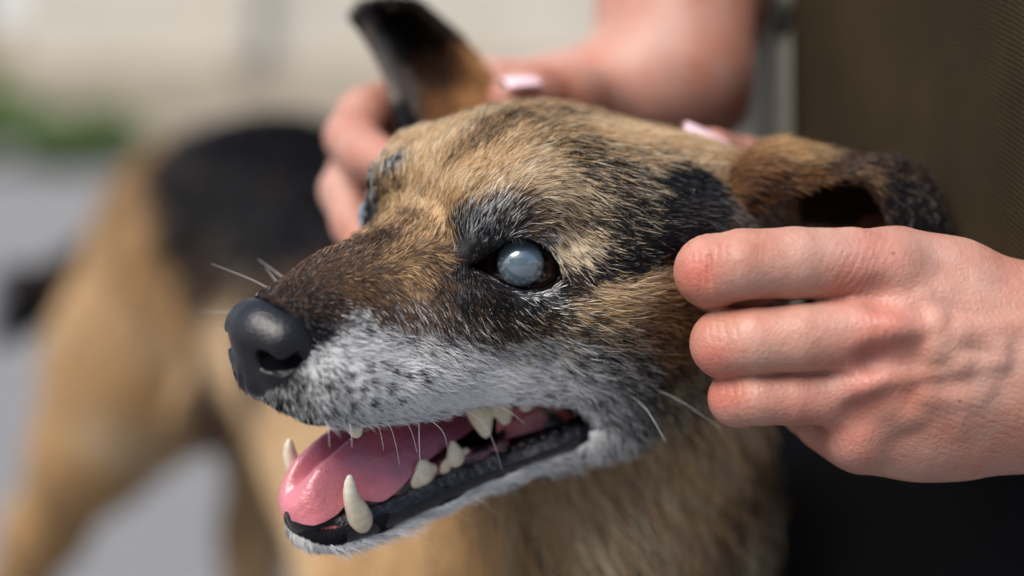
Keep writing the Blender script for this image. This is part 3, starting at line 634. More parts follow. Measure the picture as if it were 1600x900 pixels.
tx = [-18, 0, 15, 27, 35, 40, 44, 47.5, 51, 54, 56.5, 58.3, 59]
t_zc = [-45, -43, -41.5, -40.5, -40.3, -41.2, -42.2, -43.2, -44.6, -46.2, -48, -50, -52]
t_wn = [10, 12, 13, 13.6, 14.2, 13.6, 10.6, 9.0, 9.2, 8.8, 7.4, 4.6, 1.5]
t_dr = [3, 4, 6, 8.6, 11.4, 12.0, 10, 8.4, 8.6, 8, 6.6, 4.5, 2.5]
xs = np.linspace(-18, 59, 120) ; xs = 59 - (59 + 18) * (1 - np.linspace(0, 1, 120)) ** 1.5; sm = lambda q: np.interp(xs, tx, q)
v_ = np.sin(np.linspace(-1, 1, 72) * np.pi / 2)
ker = np.exp(-np.linspace(-2, 2, 9) ** 2); ker /= ker.sum(); cvv = lambda q: np.convolve(np.pad(q, 4, mode='edge'), ker, 'valid')
ZC, WN, DR = cvv(sm(t_zc)), cvv(sm(t_wn)), cvv(sm(t_dr)); WF = cvv(np.interp(xs, tx, [10, 12, 13, 13.5, 13.5, 13.2, 12.6, 12, 11, 9.6, 7.6, 4.6, 1.5]))
YY = np.where(v_[None] > 0, v_[None] * WN[:, None], v_[None] * WF[:, None]); XX = np.broadcast_to(xs[:, None], YY.shape)
fz = np.clip((xs - 8) / 20, 0, 1)[:, None] * np.clip((60 - xs) / 10, .25, 1)[:, None]
ZZ = ZC[:, None] - np.where(v_[None] > 0, 1.0, .72) * DR[:, None] * np.abs(v_[None]) ** 2.6 - fz * 3.6 * np.exp(-((YY + 1.5 + .05 * (xs[:, None] - 40)) / 1.9) ** 2) + fz * 1.7 * np.exp(-((np.abs(YY + 1.5) - 5) / 2.6) ** 2) + .45 * np.sin(XX * .55 + YY * .3) * np.clip((XX - 36) / 10, 0, 1) * np.abs(v_[None])
ZZ = ZZ + .5 * vnoise(np.stack([XX, YY, ZZ * 0], -1), .18, 51)
tv = np.stack([XX, YY, ZZ], -1); nu, nv = ZZ.shape
i = np.arange(nu - 1)[:, None] * nv; j = np.arange(nv - 1)[None]; tq = np.stack([i + j, i + j + 1, i + nv + j + 1, i + nv + j], -1).reshape(-1, 4)
tv = tv.reshape(-1, 3); tn = vnormals(tv, tq); tn *= np.sign(tn[:, 2].mean())
thk = 4.0 * np.sqrt(np.clip(1 - np.broadcast_to(v_[None] ** 2, ZZ.shape).ravel() * .92, 0, 1)) * np.clip((59.6 - tv[:, 0]) / 4, .3, 1)
m_ = len(tv); ring_ = np.concatenate([np.arange(nv), np.arange(1, nu) * nv + nv - 1, (nu - 1) * nv + np.arange(nv - 2, -1, -1), np.arange(nu - 2, 0, -1) * nv]); r2_ = np.roll(ring_, -1)
tv = np.concatenate([tv, tv - tn * thk[:, None]]); tq = np.concatenate([tq, tq[:, ::-1] + m_, np.stack([r2_, ring_, ring_ + m_, r2_ + m_], 1)]); tv = l2c(tv)
tl = c2l(tv); cn = vnoise(tl, .25, 9)[:, None]; 
hard = np.clip((tl[:, 0:1] - 5) / 45, 0, 1)
tc_ = np.array([.36, .10, .17]) * (1 - hard) + np.array([.58, .185, .22]) * hard; tc_ = tc_ * (1 + .10 * cn); pu = np.clip(vnoise(tl, .11, 57)[:, None] + .25, 0, 1) * (1 - np.clip((tl[:, 0:1] - 44) / 8, 0, 1)); tc_ = tc_ * (1 - .5 * pu) + np.array([.36, .13, .26]) * .5 * pu
mesh('tongue', c2w(tv), tq, M_tongue, dog, tc_, label='pink tongue lolling out over the lower canine')
for s in (1, -1):                                             # dark gum the lower cheek teeth stand in
    gx = np.linspace(4, 46, 30); P = np.stack([gx, s * (wl(gx) - 3.4), zl(gx) + .9 + .25 * np.sin(gx * 1.3)], 1); V, Q = tube(P, 2.3 - .3 * np.sin(gx * .9), 10)
    f_ = np.clip((vnoise(V, .3, 85) - .05) * 4, 0, 1)[:, None]
    mesh('gum', c2w(l2c(V)), Q, M_gum, dog, np.array([.22, .06, .08]) * f_ + np.array([.006, .005, .006]) * (1 - f_))
for s in (1, -1):                                             # inner cheek, pink with black patches
    rows = [[(6, 20.5 * s, -36), (-3, 23 * s, -39.5), (-9, 25 * s, -42.5), (-13.4, 28 * s, -47)], [(5, 19.0 * s, -40), (-4, 20.5 * s, -42), (-11, 22.5 * s, -44.5), (-15.5, 25.5 * s, -47.6)],
            [(5, 18.0 * s, -46), (-4, 19.5 * s, -46.5), (-11.5, 22.5 * s, -47), (-16, 25 * s, -48.3)], [(5, 17.5 * s, -50.5), (-3, 21.0 * s, -50.5), (-10, 24.5 * s, -50), (-13.6, 28 * s, -48.8)]]
    V, Q = loft([np.array(r, float) for r in rows], 40, 40, .8); f_ = np.clip((vnoise(V, .26, 83) + .5 * vnoise(V, .6, 84) + .22) * 5, 0, 1)[:, None]
    mesh('inner_cheek', c2w(l2c(V)), Q, M_tongue, dog, np.array([.50, .15, .17]) * f_ + np.array([.008, .006, .008]) * (1 - f_))
print('dog parts', time.time() - T0)
# ------------------------------------------------------------------ fur
def grow(k, n, keep, s=3.0, rad=.06, lift=.35, lmul=1., curl=.25, npt=5, clump=.35, seed=0, dark=.45):
    """n hairs on piece k of the body; keep(vertex indices)->weight 0..1"""
    q = DQ[part_id[DQ[:, 0]] == k]; t = np.concatenate([q[:, [0, 1, 2]], q[:, [0, 2, 3]]])
    wv = keep(t).astype(float); ar = np.linalg.norm(np.cross(DV[t[:, 1]] - DV[t[:, 0]], DV[t[:, 2]] - DV[t[:, 0]]), axis=1) * wv
    r = rng.choice(len(t), n, p=ar / ar.sum()); a, b = rng.random(n), rng.random(n); f = a + b > 1; a[f], b[f] = 1 - a[f], 1 - b[f]
    tt = t[r]; w3 = np.stack([1 - a - b, a, b], 1)[..., None]
    P = (DV[tt] * w3).sum(1); N = nrm((DN[tt] * w3).sum(1))
    mixv, T, L = coat(P, k, s)
    T = T - (T * N).sum(1, keepdims=True) * N; T = nrm(T)
    S_ = np.cross(N, T)
    # tufts: neighbours share a slant and a tint
    c1, c2, c3 = vnoise(P, .55, 11 + seed), vnoise(P, .55, 12 + seed), vnoise(P, .22, 13 + seed)
    fine = vnoise(P, 1.3, 21 + seed)
    T = nrm(T + S_ * (clump * (.6 * c1 + .5 * fine + .4 * c3) + rng.normal(0, .17, n))[:, None])
    L = L * lmul * (1 + .22 * c2 + rng.normal(0, .16, n)); L = np.maximum(L, .8)
    lf = np.maximum(lift * (1 + .5 * fine + rng.normal(0, .35, n)), .06)[:, None]
    # what kind of hair: region mix bent by patchy noise, sharpened
    g = np.stack([vnoise(P, .42, 30 + i) for i in range(7)], 1)
    pr = mixv ** 1.35 * np.exp(.3 * g + .9 * np.stack([vnoise(P, 1.1, 40 + i) for i in range(7)], 1)); pr /= pr.sum(1, keepdims=True)
    kind = (rng.random(n)[:, None] > np.cumsum(pr, 1)).sum(1).clip(0, 6)
    if k == 0 and len(pits): kind = np.where((((P[:, None] - pits[None]) ** 2).sum(-1) < (rng.uniform(.3, 1.5, n) ** 2)[:, None]).any(1), 3, kind)
    base = PALV[kind] * rng.uniform(.65, 1.25, n)[:, None]
    base = np.clip(base * (1 + .12 * c2[:, None]), .004, .92)
    mean = mixv @ PALV
    u = np.linspace(0, 1, npt); Pt = np.empty((n, npt, 3)); Ct = np.empty((n, npt, 3)); R = np.empty((n, npt))
    cv = rng.normal(0, curl * .5, n)[:, None]
    for i, x in enumerate(u):
        Pt[:, i] = P + L[:, None] * (T * x * (1 - .12 * x) + N * (lf * x * (1 - .62 * x)) + S_ * cv * x * x * .5) - N * .25 * (1 - x)
        root = np.clip(1 - x * 1.8, 0, 1)
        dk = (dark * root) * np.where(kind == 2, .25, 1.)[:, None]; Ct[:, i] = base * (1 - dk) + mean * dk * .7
        R[:, i] = rad * (1 - .82 * x ** 1.6)
    # agouti: many tan and cream hairs end in a dark or pale tip
    ag = (np.isin(kind, (0, 1, 4)) & (rng.random(n) < .22)); Ct[ag, -1] *= .15; Ct[ag, -2] *= .45
    wt = (np.isin(kind, (3, 4, 5)) & (rng.random(n) < .05)); Ct[wt, -1] = (.6, .55, .48); Ct[wt, -2] = Ct[wt, -2] * .5 + .2
    return Pt, R, Ct
pits = locate([(x, y, np.ones(7), 1, 0, 1) for x, y in ((543, 578), (570, 572), (590, 566), (560, 601), (603, 603), (536, 606), (628, 586), (655, 598), (512, 600), (577, 627), (545, 630), (622, 622), (650, 575), (605, 580), (575, 590))], [0], True)[0]
def emit(name, parts, label=None):
    P = np.concatenate([p[0] for p in parts]); R = np.concatenate([p[1] for p in parts]); C = np.concatenate([p[2] for p in parts])
    o = curves(name, c2w(P), R / 1000, C, M_fur, dog)
    o['kind'] = 'stuff'
    return o
# where fur does not grow on the head: nose leather, mouth, lips, lids
bare = (inner | (fm < .55) | (low & (Z > zo(X) - .5)) | (fe < .45))
in_nose = (((X - 56) / 8.0) ** 2 + (Y / 12.4) ** 2 + ((Z + 5) / 8.0) ** 2 < 1.0) | ((X > 55) & (Z > -16.5) & (np.abs(Y) < 8))
bare |= in_nose
okv = np.ones(len(DV)); okv[:len(HV)][bare] = 0
facing = np.clip(-(DN * nrm(DV - np.array([0, -dm, 0]))).sum(1) + .35, 0, 1)
wview = np.where(facing > 0, 1.0, .22)
lpos = np.zeros(len(DV)); lpos[:len(HV)] = X
head_end = np.ones(len(DV)); head_end[:len(HV)] = np.where((X < -88) | (Z < -82), 0, 1)
short = np.ones(len(DV)); mz = np.clip((X - 5) / 40, 0, 1); short[:len(HV)] = 1 + 1.1 * mz
wt_head = okv * wview * head_end * short
K3 = lambda wv: (lambda t: np.minimum(np.minimum(wv[t[:, 0]], wv[t[:, 1]]), wv[t[:, 2]]))
FD = globals().get('FURD', 1.0)
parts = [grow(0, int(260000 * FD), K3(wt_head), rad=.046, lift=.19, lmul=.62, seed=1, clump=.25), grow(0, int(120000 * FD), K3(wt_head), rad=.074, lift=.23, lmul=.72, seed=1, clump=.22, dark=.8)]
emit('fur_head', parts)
# hair fringing the upper lip and the chin
def fringe(n, line, dz, lo, hi, dirl, lmin, lmax, black=.08):
    xx = rng.uniform(lo, hi, n); sd_ = np.where(rng.random(n) < .7, 1, -1); r_ = rng.random(n)
    P = np.stack([xx, sd_ * (np.interp(xx, line[:, 0], line[:, 2]) + .2 + .6 * r_), np.interp(xx, line[:, 0], line[:, 1]) + dz * r_ + .3 * np.sign(dz)], 1)
    fr_ = np.clip((xx - 45) / 18, 0, 1)[:, None]
    d_ = nrm(np.array(dirl)[None] * np.stack([1 - 1.1 * fr_[:, 0], sd_, np.ones(n)], 1) + rng.normal(0, .16, (n, 3)) + .25 * vnoise(P, .3, 66)[:, None]); L = rng.uniform(lmin, lmax, n)
    x = np.linspace(0, 1, 5)[None, :, None]; Pt = P[:, None] + L[:, None, None] * (d_[:, None] * x + np.array([-.18, 0, -.12]) * x * x)
    bl = rng.random(n) < black + .45 * np.clip((xx - 52) / 10, 0, 1)
    C = np.where(bl[:, None, None], np.array(PAL['B']), np.array(PAL['W']) * rng.uniform(.6, 1, n)[:, None, None]) * np.ones((n, 5, 3))
    return l2c(Pt), np.broadcast_to(.07 * np.array([1, .95, .8, .55, .15]), (n, 5)), C
emit('fur_lip', [fringe(4200, LU, 2.2, -12, 54, (-.85, .12, -.5), 2.0, 4.6), fringe(2600, LO, -2.2, -12, 54, (-.8, .16, -.5), 2.5, 6.0, .03)])
ear_in = np.ones(len(DV))
for k, nm in ((1, 70000), (2, 30000)):
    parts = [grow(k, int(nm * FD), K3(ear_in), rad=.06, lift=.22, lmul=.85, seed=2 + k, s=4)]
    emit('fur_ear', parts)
dd = DV[:, 1]; inview = (DPX[:, 0] > 300) & (DPX[:, 0] < 1330) & (DPX[:, 1] > 500) & (DPX[:, 1] < 1200)
nearb = ((part_id == 3) & (dd < 420) & inview).astype(float) * np.where(facing > 0, 1, .1)
emit('fur_chest', [grow(3, int(90000 * FD), K3(nearb), rad=.11, lift=.42, seed=6, s=8, curl=.5, npt=6, clump=.5)])
farb = ((part_id == 3) & (dd >= 380)).astype(float)
emit('fur_flank', [grow(3, int(60000 * FD), K3(farb), rad=.35, lift=.3, seed=7, s=12, lmul=.9)])
# whiskers: single stiff hairs
def whisker(pts, r=.14, col=(.85, .83, .82)):
    P = catmull(pts, 16); V, Q = tube(P, np.linspace(r, r * .22, 16), 5)
    mesh('whisker', c2w(V), Q, M_whisk, dog, np.broadcast_to(col, (len(V), 3)))
M_whisk = material('whisker', .35, attr=True, spec=.5)
def wl_(*a): return [l2c(locY(*p)) for p in a]
for w_ in ([(590, 640, 18), (612, 672, 20), (625, 728, 21)], [(612, 636, 18), (640, 668, 20), (652, 708, 22)], [(560, 640, 17), (590, 665, 20), (600, 705, 21)],
           [(650, 640, 19), (690, 672, 23), (700, 705, 23)], [(655, 645, 19), (655, 690, 22), (658, 757, 22)], [(712, 630, 21), (760, 668, 25), (785, 735, 27)],
           [(745, 622, 22), (790, 640, 27), (820, 662, 30)], [(540, 645, 16), (548, 668, 19), (550, 700, 20)], [(500, 640, 15), (512, 668, 17), (515, 700, 18)],
           [(1000, 600, 42), (1060, 625, 50), (1130, 672, 60)], [(975, 610, 40), (1010, 640, 48), (1040, 690, 56)]):
    whisker(wl_(*w_), .11)
for a, b, g in (((450, 470, -17), (400, 440, -24), (330, 412, -34)), ((440, 490, -18), (380, 488, -30), (312, 486, -46)), ((430, 520, -18), (385, 516, -26), (338, 516, -34)),
                ((455, 468, -16), (432, 440, -24), (415, 418, -30)), ((470, 460, -15), (440, 432, -26), (402, 404, -36))):
    whisker([l2c(locY(*a)), l2c(locY(*b)), l2c(locY(*g))], .13, (.6, .55, .56))
for a, b, g in (((700, 795, 13), (730, 812, 15), (752, 838, 17)), ((640, 825, 10), (670, 850, 13), (690, 880, 15)), ((730, 780, 14), (760, 790, 18), (792, 820, 20)), ((780, 300, 20), (775, 280, 27), (776, 262, 32)), ((790, 305, 21), (810, 280, 27), (850, 245, 36))):
    whisker(wl_(a, b, g), .07)
# lashes on the upper lid
c, e, u, v = eye_frame(1); uu = rng.uniform(-9.5, 4, 90); up, lo = almond(uu)
base = c + uu[:, None] * u + (up + .7)[:, None] * v; base = c + nrm(base - c + e * 8.2) * (EYE_R + 1.6)
dirv = nrm(-.75 * v[None] + .62 * e[None] - .45 * u[None] + rng.normal(0, .18, (90, 3))); ln = rng.uniform(2.2, 4.2, 90)
x = np.linspace(0, 1, 4)[None, :, None]
P = base[:, None] + ln[:, None, None] * (dirv[:, None] * x + e * .12 * x * x)
lo_ = curves('eyelashes', c2w(l2c(P)), np.broadcast_to(np.array([.075, .07, .05, .02]) / 1000, (90, 4)), np.where((rng.random(90) < .65)[:, None, None], np.array([.85, .8, .78]), np.array([.02, .02, .02])) * np.ones((90, 4, 3)), M_fur, dog); lo_['kind'] = 'stuff'
print('fur', time.time() - T0)
# ------------------------------------------------------------------ the person: bare arms and hands, olive jacket, black trousers
person = thing('person', 'person in olive jacket and black trousers holding the dog by its ears', 'person', (.25, .62, 0))
def hc_(G, pts, k=4, carve=False, flat=None): G.chain([(*px(*p[:3]), p[3]) for p in pts], k, carve, flat)
H = Grid((26, -32, -60), (150, 92, 52), .52)
# fingers, knuckle to folded tip
hc_(H, [(1398, 430, 0, 10.2), (1330, 414, -5, 8.8), (1240, 411, -8, 8.4), (1160, 413, -9, 8.2), (1112, 424, -4, 8.8)], 1)
hc_(H, [(1112, 424, -4, 8.8), (1118, 440, 12, 7.6), (1180, 440, 26, 6.8)], 1)
hc_(H, [(1400, 520, -4, 10.2), (1330, 522, -8, 8.6), (1250, 528, -9, 7.9), (1180, 533, -8, 7.8), (1134, 537, -3, 8.4)], .9)
hc_(H, [(1134, 537, -3, 8.4), (1142, 542, 13, 7.2), (1210, 535, 27, 6.4)], .9)
hc_(H, [(1372, 608, -2, 9.4), (1310, 616, -4, 7.4), (1240, 621, -5, 6.6), (1185, 622, -5, 6.4), (1152, 622, 0, 6.9)], .9)
hc_(H, [(1152, 622, 0, 6.9), (1162, 620, 14, 6.4), (1220, 600, 26, 5.8)], .9)
hc_(H, [(1345, 676, 4, 8.6), (1285, 655, 13, 6.6), (1262, 640, 20, 6.2), (1300, 615, 30, 5.6)], 3)
# back of the hand and wrist
hc_(H, [(1398, 430, 3, 10.5), (1480, 462, 4, 13), (1600, 520, 6, 15.5), (1760, 560, 10, 20)], 7)
hc_(H, [(1400, 520, 1, 11), (1490, 530, 2, 14), (1600, 560, 4, 17.5), (1760, 580, 10, 20)], 7)
hc_(H, [(1372, 608, 3, 10.5), (1470, 605, 3, 14.5), (1600, 595, 6, 17.5), (1760, 590, 10, 20)], 7)
hc_(H, [(1348, 672, 9, 9.6), (1430, 664, 8, 12.3), (1500, 655, 9, 13), (1600, 632, 10, 14.5), (1760, 600, 12, 19)], 7)
hc_(H, [(1420, 600, 22, 13), (1520, 570, 24, 15), (1650, 570, 22, 18)], 9)                     # palm
hc_(H, [(1560, 500, 28, 13), (1430, 400, 52, 10.5), (1300, 320, 82, 9), (1165, 262, 78, 7.8), (1112, 238, 66, 6.8)], 5)   # thumb behind the ear
# knuckles, tendons and veins stand proud
for p in ((1392, 418, -5.5, 5.6), (1392, 508, -10.5, 6.6), (1362, 598, -8, 5.8), (1335, 684, -.5, 5.2)): H.ell(px(*p[:3]) - [0, .8, 0], (p[3] + .5,) * 3, 6)
for pts in ([(1392, 505, -12, 2.0), (1470, 520, -11.5, 1.6), (1560, 540, -13, 1.2)], [(1362, 596, -10, 2.0), (1450, 580, -11.2, 1.6), (1560, 565, -13, 1.2)], [(1335, 682, -2, 2.0), (1420, 645, -7, 1.6), (1540, 595, -11, 1.2)], [(1395, 425, -7, 1.8), (1470, 460, -8.5, 1.6), (1560, 510, -10, 1.2)],
            [(1440, 470, -10.3, 1.3), (1462, 505, -12.2, 1.5), (1466, 540, -12.6, 1.5), (1500, 565, -13.4, 1.3)], [(1400, 560, -8.6, 1.1), (1450, 548, -12, 1.4), (1500, 520, -12.5, 1.3), (1590, 510, -11, 1.1)], [(1410, 630, -6.0, 1.1), (1450, 615, -10, 1.3), (1520, 620, -10.5, 1.2)]): hc_(H, [(*p[:2], p[2] - .7, p[3] + .35) for p in pts], 3.6)
# hollows between the knuckles
for pts in ([(1380, 466, -14.5, 2.0), (1430, 480, -17, 1.6)], [(1360, 562, -14, 1.8), (1420, 556, -18, 1.6)], [(1340, 646, -11, 1.6), (1400, 625, -15.5, 1.4)]): hc_(H, pts, 6, True)
# creases over the bent middle joints
for (x, y, hh) in ((1098, 424, 6), (1110, 424, 6.5), (1122, 537, 6), (1134, 537, 6), (1143, 622, 5), (1154, 622, 5)):
    a, b = px(x, y - hh * 4, -14.5), px(x, y + hh * 4, -14.5)
    H.cone(a + [0, 1.9, 0], b + [0, 1.9, 0], .3, .3, 1.1, True)
AV, AQ = H.skin(2); del H
# skin folds over the joints: fine warped furrows
an = vnormals(AV, AQ); 
if ((AV - AV.mean(0)) * an).sum() < 0: an = -an
ap = proj(AV)
for x, y, rx, ry, ang, per, amp in ((1112, 400, 38, 40, 0, 1.9, .16), (1135, 520, 34, 36, .1, 1.8, .15), (1155, 615, 30, 30, 0, 1.8, .15), (1345, 420, 55, 60, -.5, 1.7, .11), (1375, 530, 45, 50, .2, 1.7, .11), (1345, 605, 40, 40, .2, 1.6, .10), (1320, 680, 45, 40, .4, 1.6, .10), (1540, 640, 140, 110, 1.2, 1.6, .05), (1540, 520, 140, 120, .3, 1.5, .05)):
    m = np.exp(-(((ap - [x, y]) / [rx, ry]) ** 2).sum(1)) * (AV[:, 1] < 12)
    ph = (math.cos(ang) * AV[:, 0] + math.sin(ang) * AV[:, 2]) * 2 * np.pi / per + 2.6 * vnoise(AV, .22, 91) + 1.5 * vnoise(AV, .6, 92)
    AV = AV - an * (m * amp * (1 - np.abs(np.sin(ph / 2))) ** 2 * 2.2)[:, None]
# the far hand behind the dog's other ear, forearm rising out of the picture
H = Grid((-62, 48, -10), (78, 178, 100), .9)
hc_(H, [(760, 150, 128, 12), (650, 150, 122, 9.6), (572, 182, 108, 8.6), (552, 215, 98, 8.4)], 4); hc_(H, [(552, 215, 98, 8.4), (575, 245, 84, 7.4), (625, 260, 74, 6.6)], 3)
hc_(H, [(740, 190, 128, 11), (620, 225, 124, 9), (556, 270, 112, 8.2), (540, 298, 104, 7.8)], 3); hc_(H, [(540, 298, 104, 7.8), (556, 350, 96, 7.0), (578, 396, 88, 6.2)], 3)
hc_(H, [(745, 230, 130, 10), (640, 290, 126, 8.4), (585, 340, 116, 7.6), (610, 400, 100, 6.4)], 3)
hc_(H, [(760, 165, 128, 13), (880, 165, 128, 16), (985, 150, 130, 19), (1050, 110, 132, 23)], 8)
hc_(H, [(970, 165, 118, 12), (890, 150, 100, 9.4), (830, 150, 88, 8.2), (800, 152, 80, 7.2)], 6)
hc_(H, [(985, 150, 130, 18), (1062, 110, 134, 24), (1068, 0, 140, 27), (1080, -130, 150, 30)], 12)
FV, FQ = H.skin(3); del H
# arms to the shoulders and a torso under the clothes, coarse
H = Grid((20, -60, -190), (560, 560, 620), 8.)
sh_r, sh_l = px(1320, -560, 260), px(2000, -420, 250)
H.chain([(*px(1067, 30, 139), 26.2), (*px(1068, 0, 140), 27), (*px(1080, -130, 150), 30), (*px(1100, -300, 170), 34), (*px(1180, -420, 210), 38), (*sh_r, 46)], 12)
H.chain([(*px(1690, 575, 9), 21), (*px(1950, 560, 40), 33), (*px(2130, 380, 130), 37), (*px(2080, 0, 200), 42), (*sh_l, 48)], 12)
H.ell((sh_r + sh_l) / 2 + [0, 40, -60], (130, 80, 150), 40); H.ell((sh_r + sh_l) / 2 + [0, 60, -260], (120, 85, 200), 50)
CV, CQ = H.skin(4); del H
vl = [AV, FV, CV]; qs = [AQ, FQ, CQ]; of = np.cumsum([0] + [len(v) for v in vl]); PV = np.concatenate(vl); PQ = np.concatenate([q + o for q, o in zip(qs, of)])
pid = np.repeat([0, 1, 2], [len(v) for v in vl])
# skin colour: paler backs, red at the knuckles and folds
base = np.array([.43, .215, .162]); red = np.array([.46, .125, .095]); pale = np.array([.48, .275, .215])
PC = np.tile(base, (len(PV), 1)); PP = proj(PV)
PC += (vnoise(PV, .12, 61)[:, None] * .05 + vnoise(PV, .5, 62)[:, None] * .02) * np.array([.6, 1, 1])
for x, y, r, a in ((1090, 425, 34, .8), (1108, 560, 30, .7), (1130, 620, 30, .7), (1380, 515, 55, .55), (1350, 600, 50, .45), (1330, 690, 50, .4), (1360, 400, 55, .3), (1250, 620, 40, .2), (1330, 440, 30, .35)):
    wgt = (a * np.exp(-(((PP - [x, y]) / r) ** 2).sum(1)) * (pid == 0) * (PV[:, 1] < 15))[:, None]; PC = PC * (1 - wgt) + red * wgt
for x, y, r, a in ((1520, 500, 90, .5), (1250, 390, 60, .4), (1240, 520, 50, .3)):
    wgt = (a * np.exp(-(((PP - [x, y]) / r) ** 2).sum(1)) * (pid == 0))[:, None]; PC = PC * (1 - wgt) + pale * wgt
PN = vnormals(PV, PQ)
for x, y in ((1396, 395), (1500, 628)):      # freckles
    dx = ((PP - [x, y]) ** 2).sum(1) < 6; PC[dx & (pid == 0) & (PV[:, 1] < 10)] *= np.array([.42, .32, .3])
for k in range(3):
    m = pid == k
    if ((PV[m] - PV[m].mean(0)) * PN[m]).sum() < 0: PQ[pid[PQ[:, 0]] == k] = PQ[pid[PQ[:, 0]] == k][:, ::-1]
mesh('body', c2w(PV), PQ, M_skin, person, PC, label='bare pink forearms and hands with curled fingers')
# nails
def nail(c, along, out, L=11, W=8.5, lab=None):
    along = nrm(np.array(along, float)); out = np.array(out, float); out = nrm(out - (out @ along) * along); side = np.cross(along, out)
    rows = []
    for a in np.linspace(-.5, .5, 7):
        wd = W * (1 - max(0, abs(a) - .25) * .9)
        rows.append([c + along * a * L + side * wd * b + out * (1.9 * (1 - (2 * b) ** 2) - .5 * (2 * a) ** 2) for b in np.linspace(-.5, .5, 7)])
    V, Q = loft(rows, 16, 16, .6); mesh('fingernail', c2w(V), Q, M_nail, person, label='long pale pink painted thumbnail')
nail(px(812, 130, 74), (-.75, -.35, -.1), (.25, -.2, .95), 11, 9.5)
nail(px(1103, 216, 56), (-.85, -.1, .42), (.42, -.25, .86), 14, 8)

# clothes
def twill(name, c1, c2, sc_=1.0):
    m = bpy.data.materials.new(name); m.use_nodes = True; t = m.node_tree; b = t.nodes['Principled BSDF']; b.inputs['Roughness'].default_value = .85; b.inputs['Specular IOR Level'].default_value = .08
    b.inputs['Sheen Weight'].default_value = 0
    tc = t.nodes.new('ShaderNodeTexCoord'); wv = t.nodes.new('ShaderNodeTexWave'); wv.inputs['Scale'].default_value = 380 * sc_; wv.inputs['Distortion'].default_value = 3.0; wv.inputs['Detail'].default_value = 2; wv.inputs['Detail Scale'].default_value = 3
    mp = t.nodes.new('ShaderNodeMapping'); mp.inputs['Rotation'].default_value = (0, math.radians(38), 0); t.links.new(tc.outputs['Object'], mp.inputs[0]); t.links.new(mp.outputs[0], wv.inputs['Vector'])
    n = t.nodes.new('ShaderNodeTexNoise'); n.inputs['Scale'].default_value = 40; n.inputs['Detail'].default_value = 6; t.links.new(tc.outputs['Object'], n.inputs['Vector'])
    mx = t.nodes.new('ShaderNodeMix'); mx.data_type = 'RGBA'; mx.inputs['A'].default_value = (*c1, 1); mx.inputs['B'].default_value = (*c2, 1)
    ad = t.nodes.new('ShaderNodeMath'); ad.operation = 'MULTIPLY_ADD'; ad.inputs[1].default_value = .24; t.links.new(wv.outputs['Fac'], ad.inputs[0])
    m2 = t.nodes.new('ShaderNodeMath'); m2.operation = 'MULTIPLY'; m2.inputs[1].default_value = .5; t.links.new(n.outputs['Fac'], m2.inputs[0]); t.links.new(m2.outputs[0], ad.inputs[2])
    t.links.new(ad.outputs[0], mx.inputs['Factor']); t.links.new(mx.outputs['Result'], b.inputs['Base Color'])
    bp = t.nodes.new('ShaderNodeBump'); bp.inputs['Distance'].default_value = .00015; bp.inputs['Strength'].default_value = .8; t.links.new(wv.outputs['Fac'], bp.inputs['Height']); t.links.new(bp.outputs[0], b.inputs['Normal'])
    return m
M_olive = twill('olive_twill', (.016, .0118, .0062), (.052, .0385, .0215)); M_inner = twill('inner_cloth', (.20, .19, .16), (.30, .285, .25)); M_black = twill('black_cloth', (.008, .008, .009), (.016, .016, .018)); M_thread = material('thread', .8, (.018, .018, .014))
def X_(p, dep): return (p - 800) / K * (dm + dep) / dm
ring = [(1238, 140), (1300, 116), (1380, 86), (1450, 56), (1530, 26), (1640, 14), (1800, 40), (1930, 130), (1960, 300), (1800, 400), (1560, 420), (1400, 380), (1300, 300), (1245, 215)]
zs = np.linspace(2, 300, 9); rows = []
for i, z in enumerate(zs):
    rows.append([np.array([X_(p, d_) + 3 * math.sin(i * 1.1 + j * 1.7) * (j not in (0, 13)), d_ + 5 * math.sin(i * .9 + j * 2.1) * (j > 1), z]) for j, (p, d_) in enumerate(ring)] )
rows = [[p + np.array([0, 5 * math.sin(.9 * j + .5 * i) + 3 * math.sin(2.3 * i - j), 0]) * (1 < j < 9) for j, p in enumerate(r)] for i, r in enumerate(rows)]
V, Q = loft(rows, 60, 120, 1.6); mesh('jacket', c2w(V), Q, M_olive, person, label='olive twill jacket front')
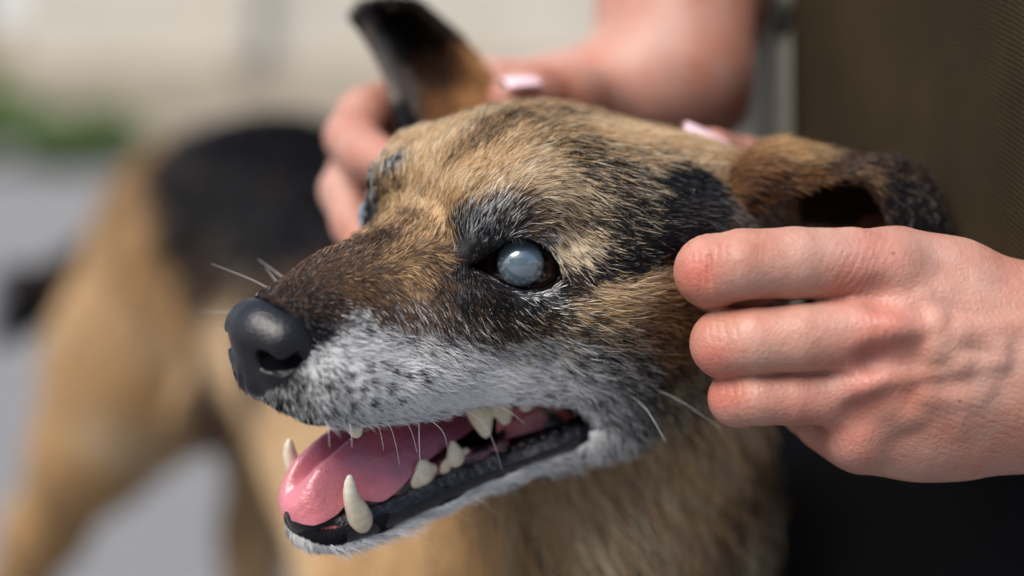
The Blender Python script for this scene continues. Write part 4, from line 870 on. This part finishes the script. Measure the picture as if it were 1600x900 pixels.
# front edge: folded placket with a dark seam and a buttonhole, pale lining behind
def strip(name, p0, d0, p1, d1, z0, z1, mat, wav=1.2, th=2.0, lab=None, n=9):
    rows = []
    for i, z in enumerate(np.linspace(z0, z1, n)):
        o_ = wav * math.sin(i * 1.9); rows.append([np.array([X_(p0, d0) + o_, d0 + wav * math.cos(i * 1.3), z]), np.array([(X_(p0, d0) + X_(p1, d1)) / 2 + o_, (d0 + d1) / 2 - 1.2 + wav * math.cos(i * 1.3), z]), np.array([X_(p1, d1), d1, z])])
    V, Q = loft(rows, 60, 14, th); return mesh(name, c2w(V), Q, mat, person, label=lab)
strip('placket', 1203, 146, 1252, 140, -28, 300, M_inner, 1.2, 3.0, 'worn pale edge of the jacket placket')
P = [np.array([X_(1250, 138) + .3 * math.sin(i), 138.2, z]) for i, z in enumerate(np.linspace(-28, 300, 12))]; V, Q = tube(catmull(P, 60), .9, 6); mesh('seam', c2w(V), Q, M_thread, person)
V, Q = tube(catmull([px(1226, 0, 138), px(1223, 25, 138), px(1221, 52, 138)], 8), [.6, 2.0, 2.4, 2.6, 2.6, 2.4, 1.8, .5], 8); mesh('buttonhole', c2w(V), Q, M_thread, person)
strip('lining', 1140, 235, 1215, 185, -40, 300, M_inner, 4, 2.0, 'pale grey shirt cloth inside the jacket opening')
# trousers: seat, thighs, shins and shoes of the crouching person
H = Grid((-10, 60, -660), (420, 700, 60), 8.)
def wc(p): return w2c(np.array(p))
H.chain([(*px(1750, 420, 330), 150), (*px(1500, 560, 260), 95), (*px(1420, 900, 200), 80), (*wc((.16, .62, .30)), 66)], 30)
H.chain([(*px(1750, 420, 330), 150), (*px(1900, 640, 260), 95), (*px(1900, 1000, 200), 78), (*wc((.33, .62, .28)), 66)], 30)
H.chain([(*wc((.16, .62, .30)), 66), (*wc((.20, .78, .12)), 50)], 20); H.chain([(*wc((.33, .62, .28)), 66), (*wc((.33, .80, .10)), 48)], 20)
TV, TQ = H.skin(4); del H
N_ = vnormals(TV, TQ)
if ((TV - TV.mean(0)) * N_).sum() < 0: TQ = TQ[:, ::-1]
TV = TV + (vnoise(TV, .02, 71) * 6)[:, None] * vnormals(TV, TQ)
mesh('trousers', c2w(TV), TQ, M_black, person, label='black trousers of the crouching person')
M_shoe = material('shoe_leather', .5, (.02, .018, .016))
for x, y in ((.20, .74), (.33, .76)):
    V, Q, _ = sphere(np.zeros(3), 1., (0, 1, 0), 24, 16); V = V * [.045, .13, .05]; V[:, 2] = np.maximum(V[:, 2], -.035) ; V += [x, y, .035]
    mesh('shoe', V, Q, M_shoe, person)
print('done', time.time() - T0)
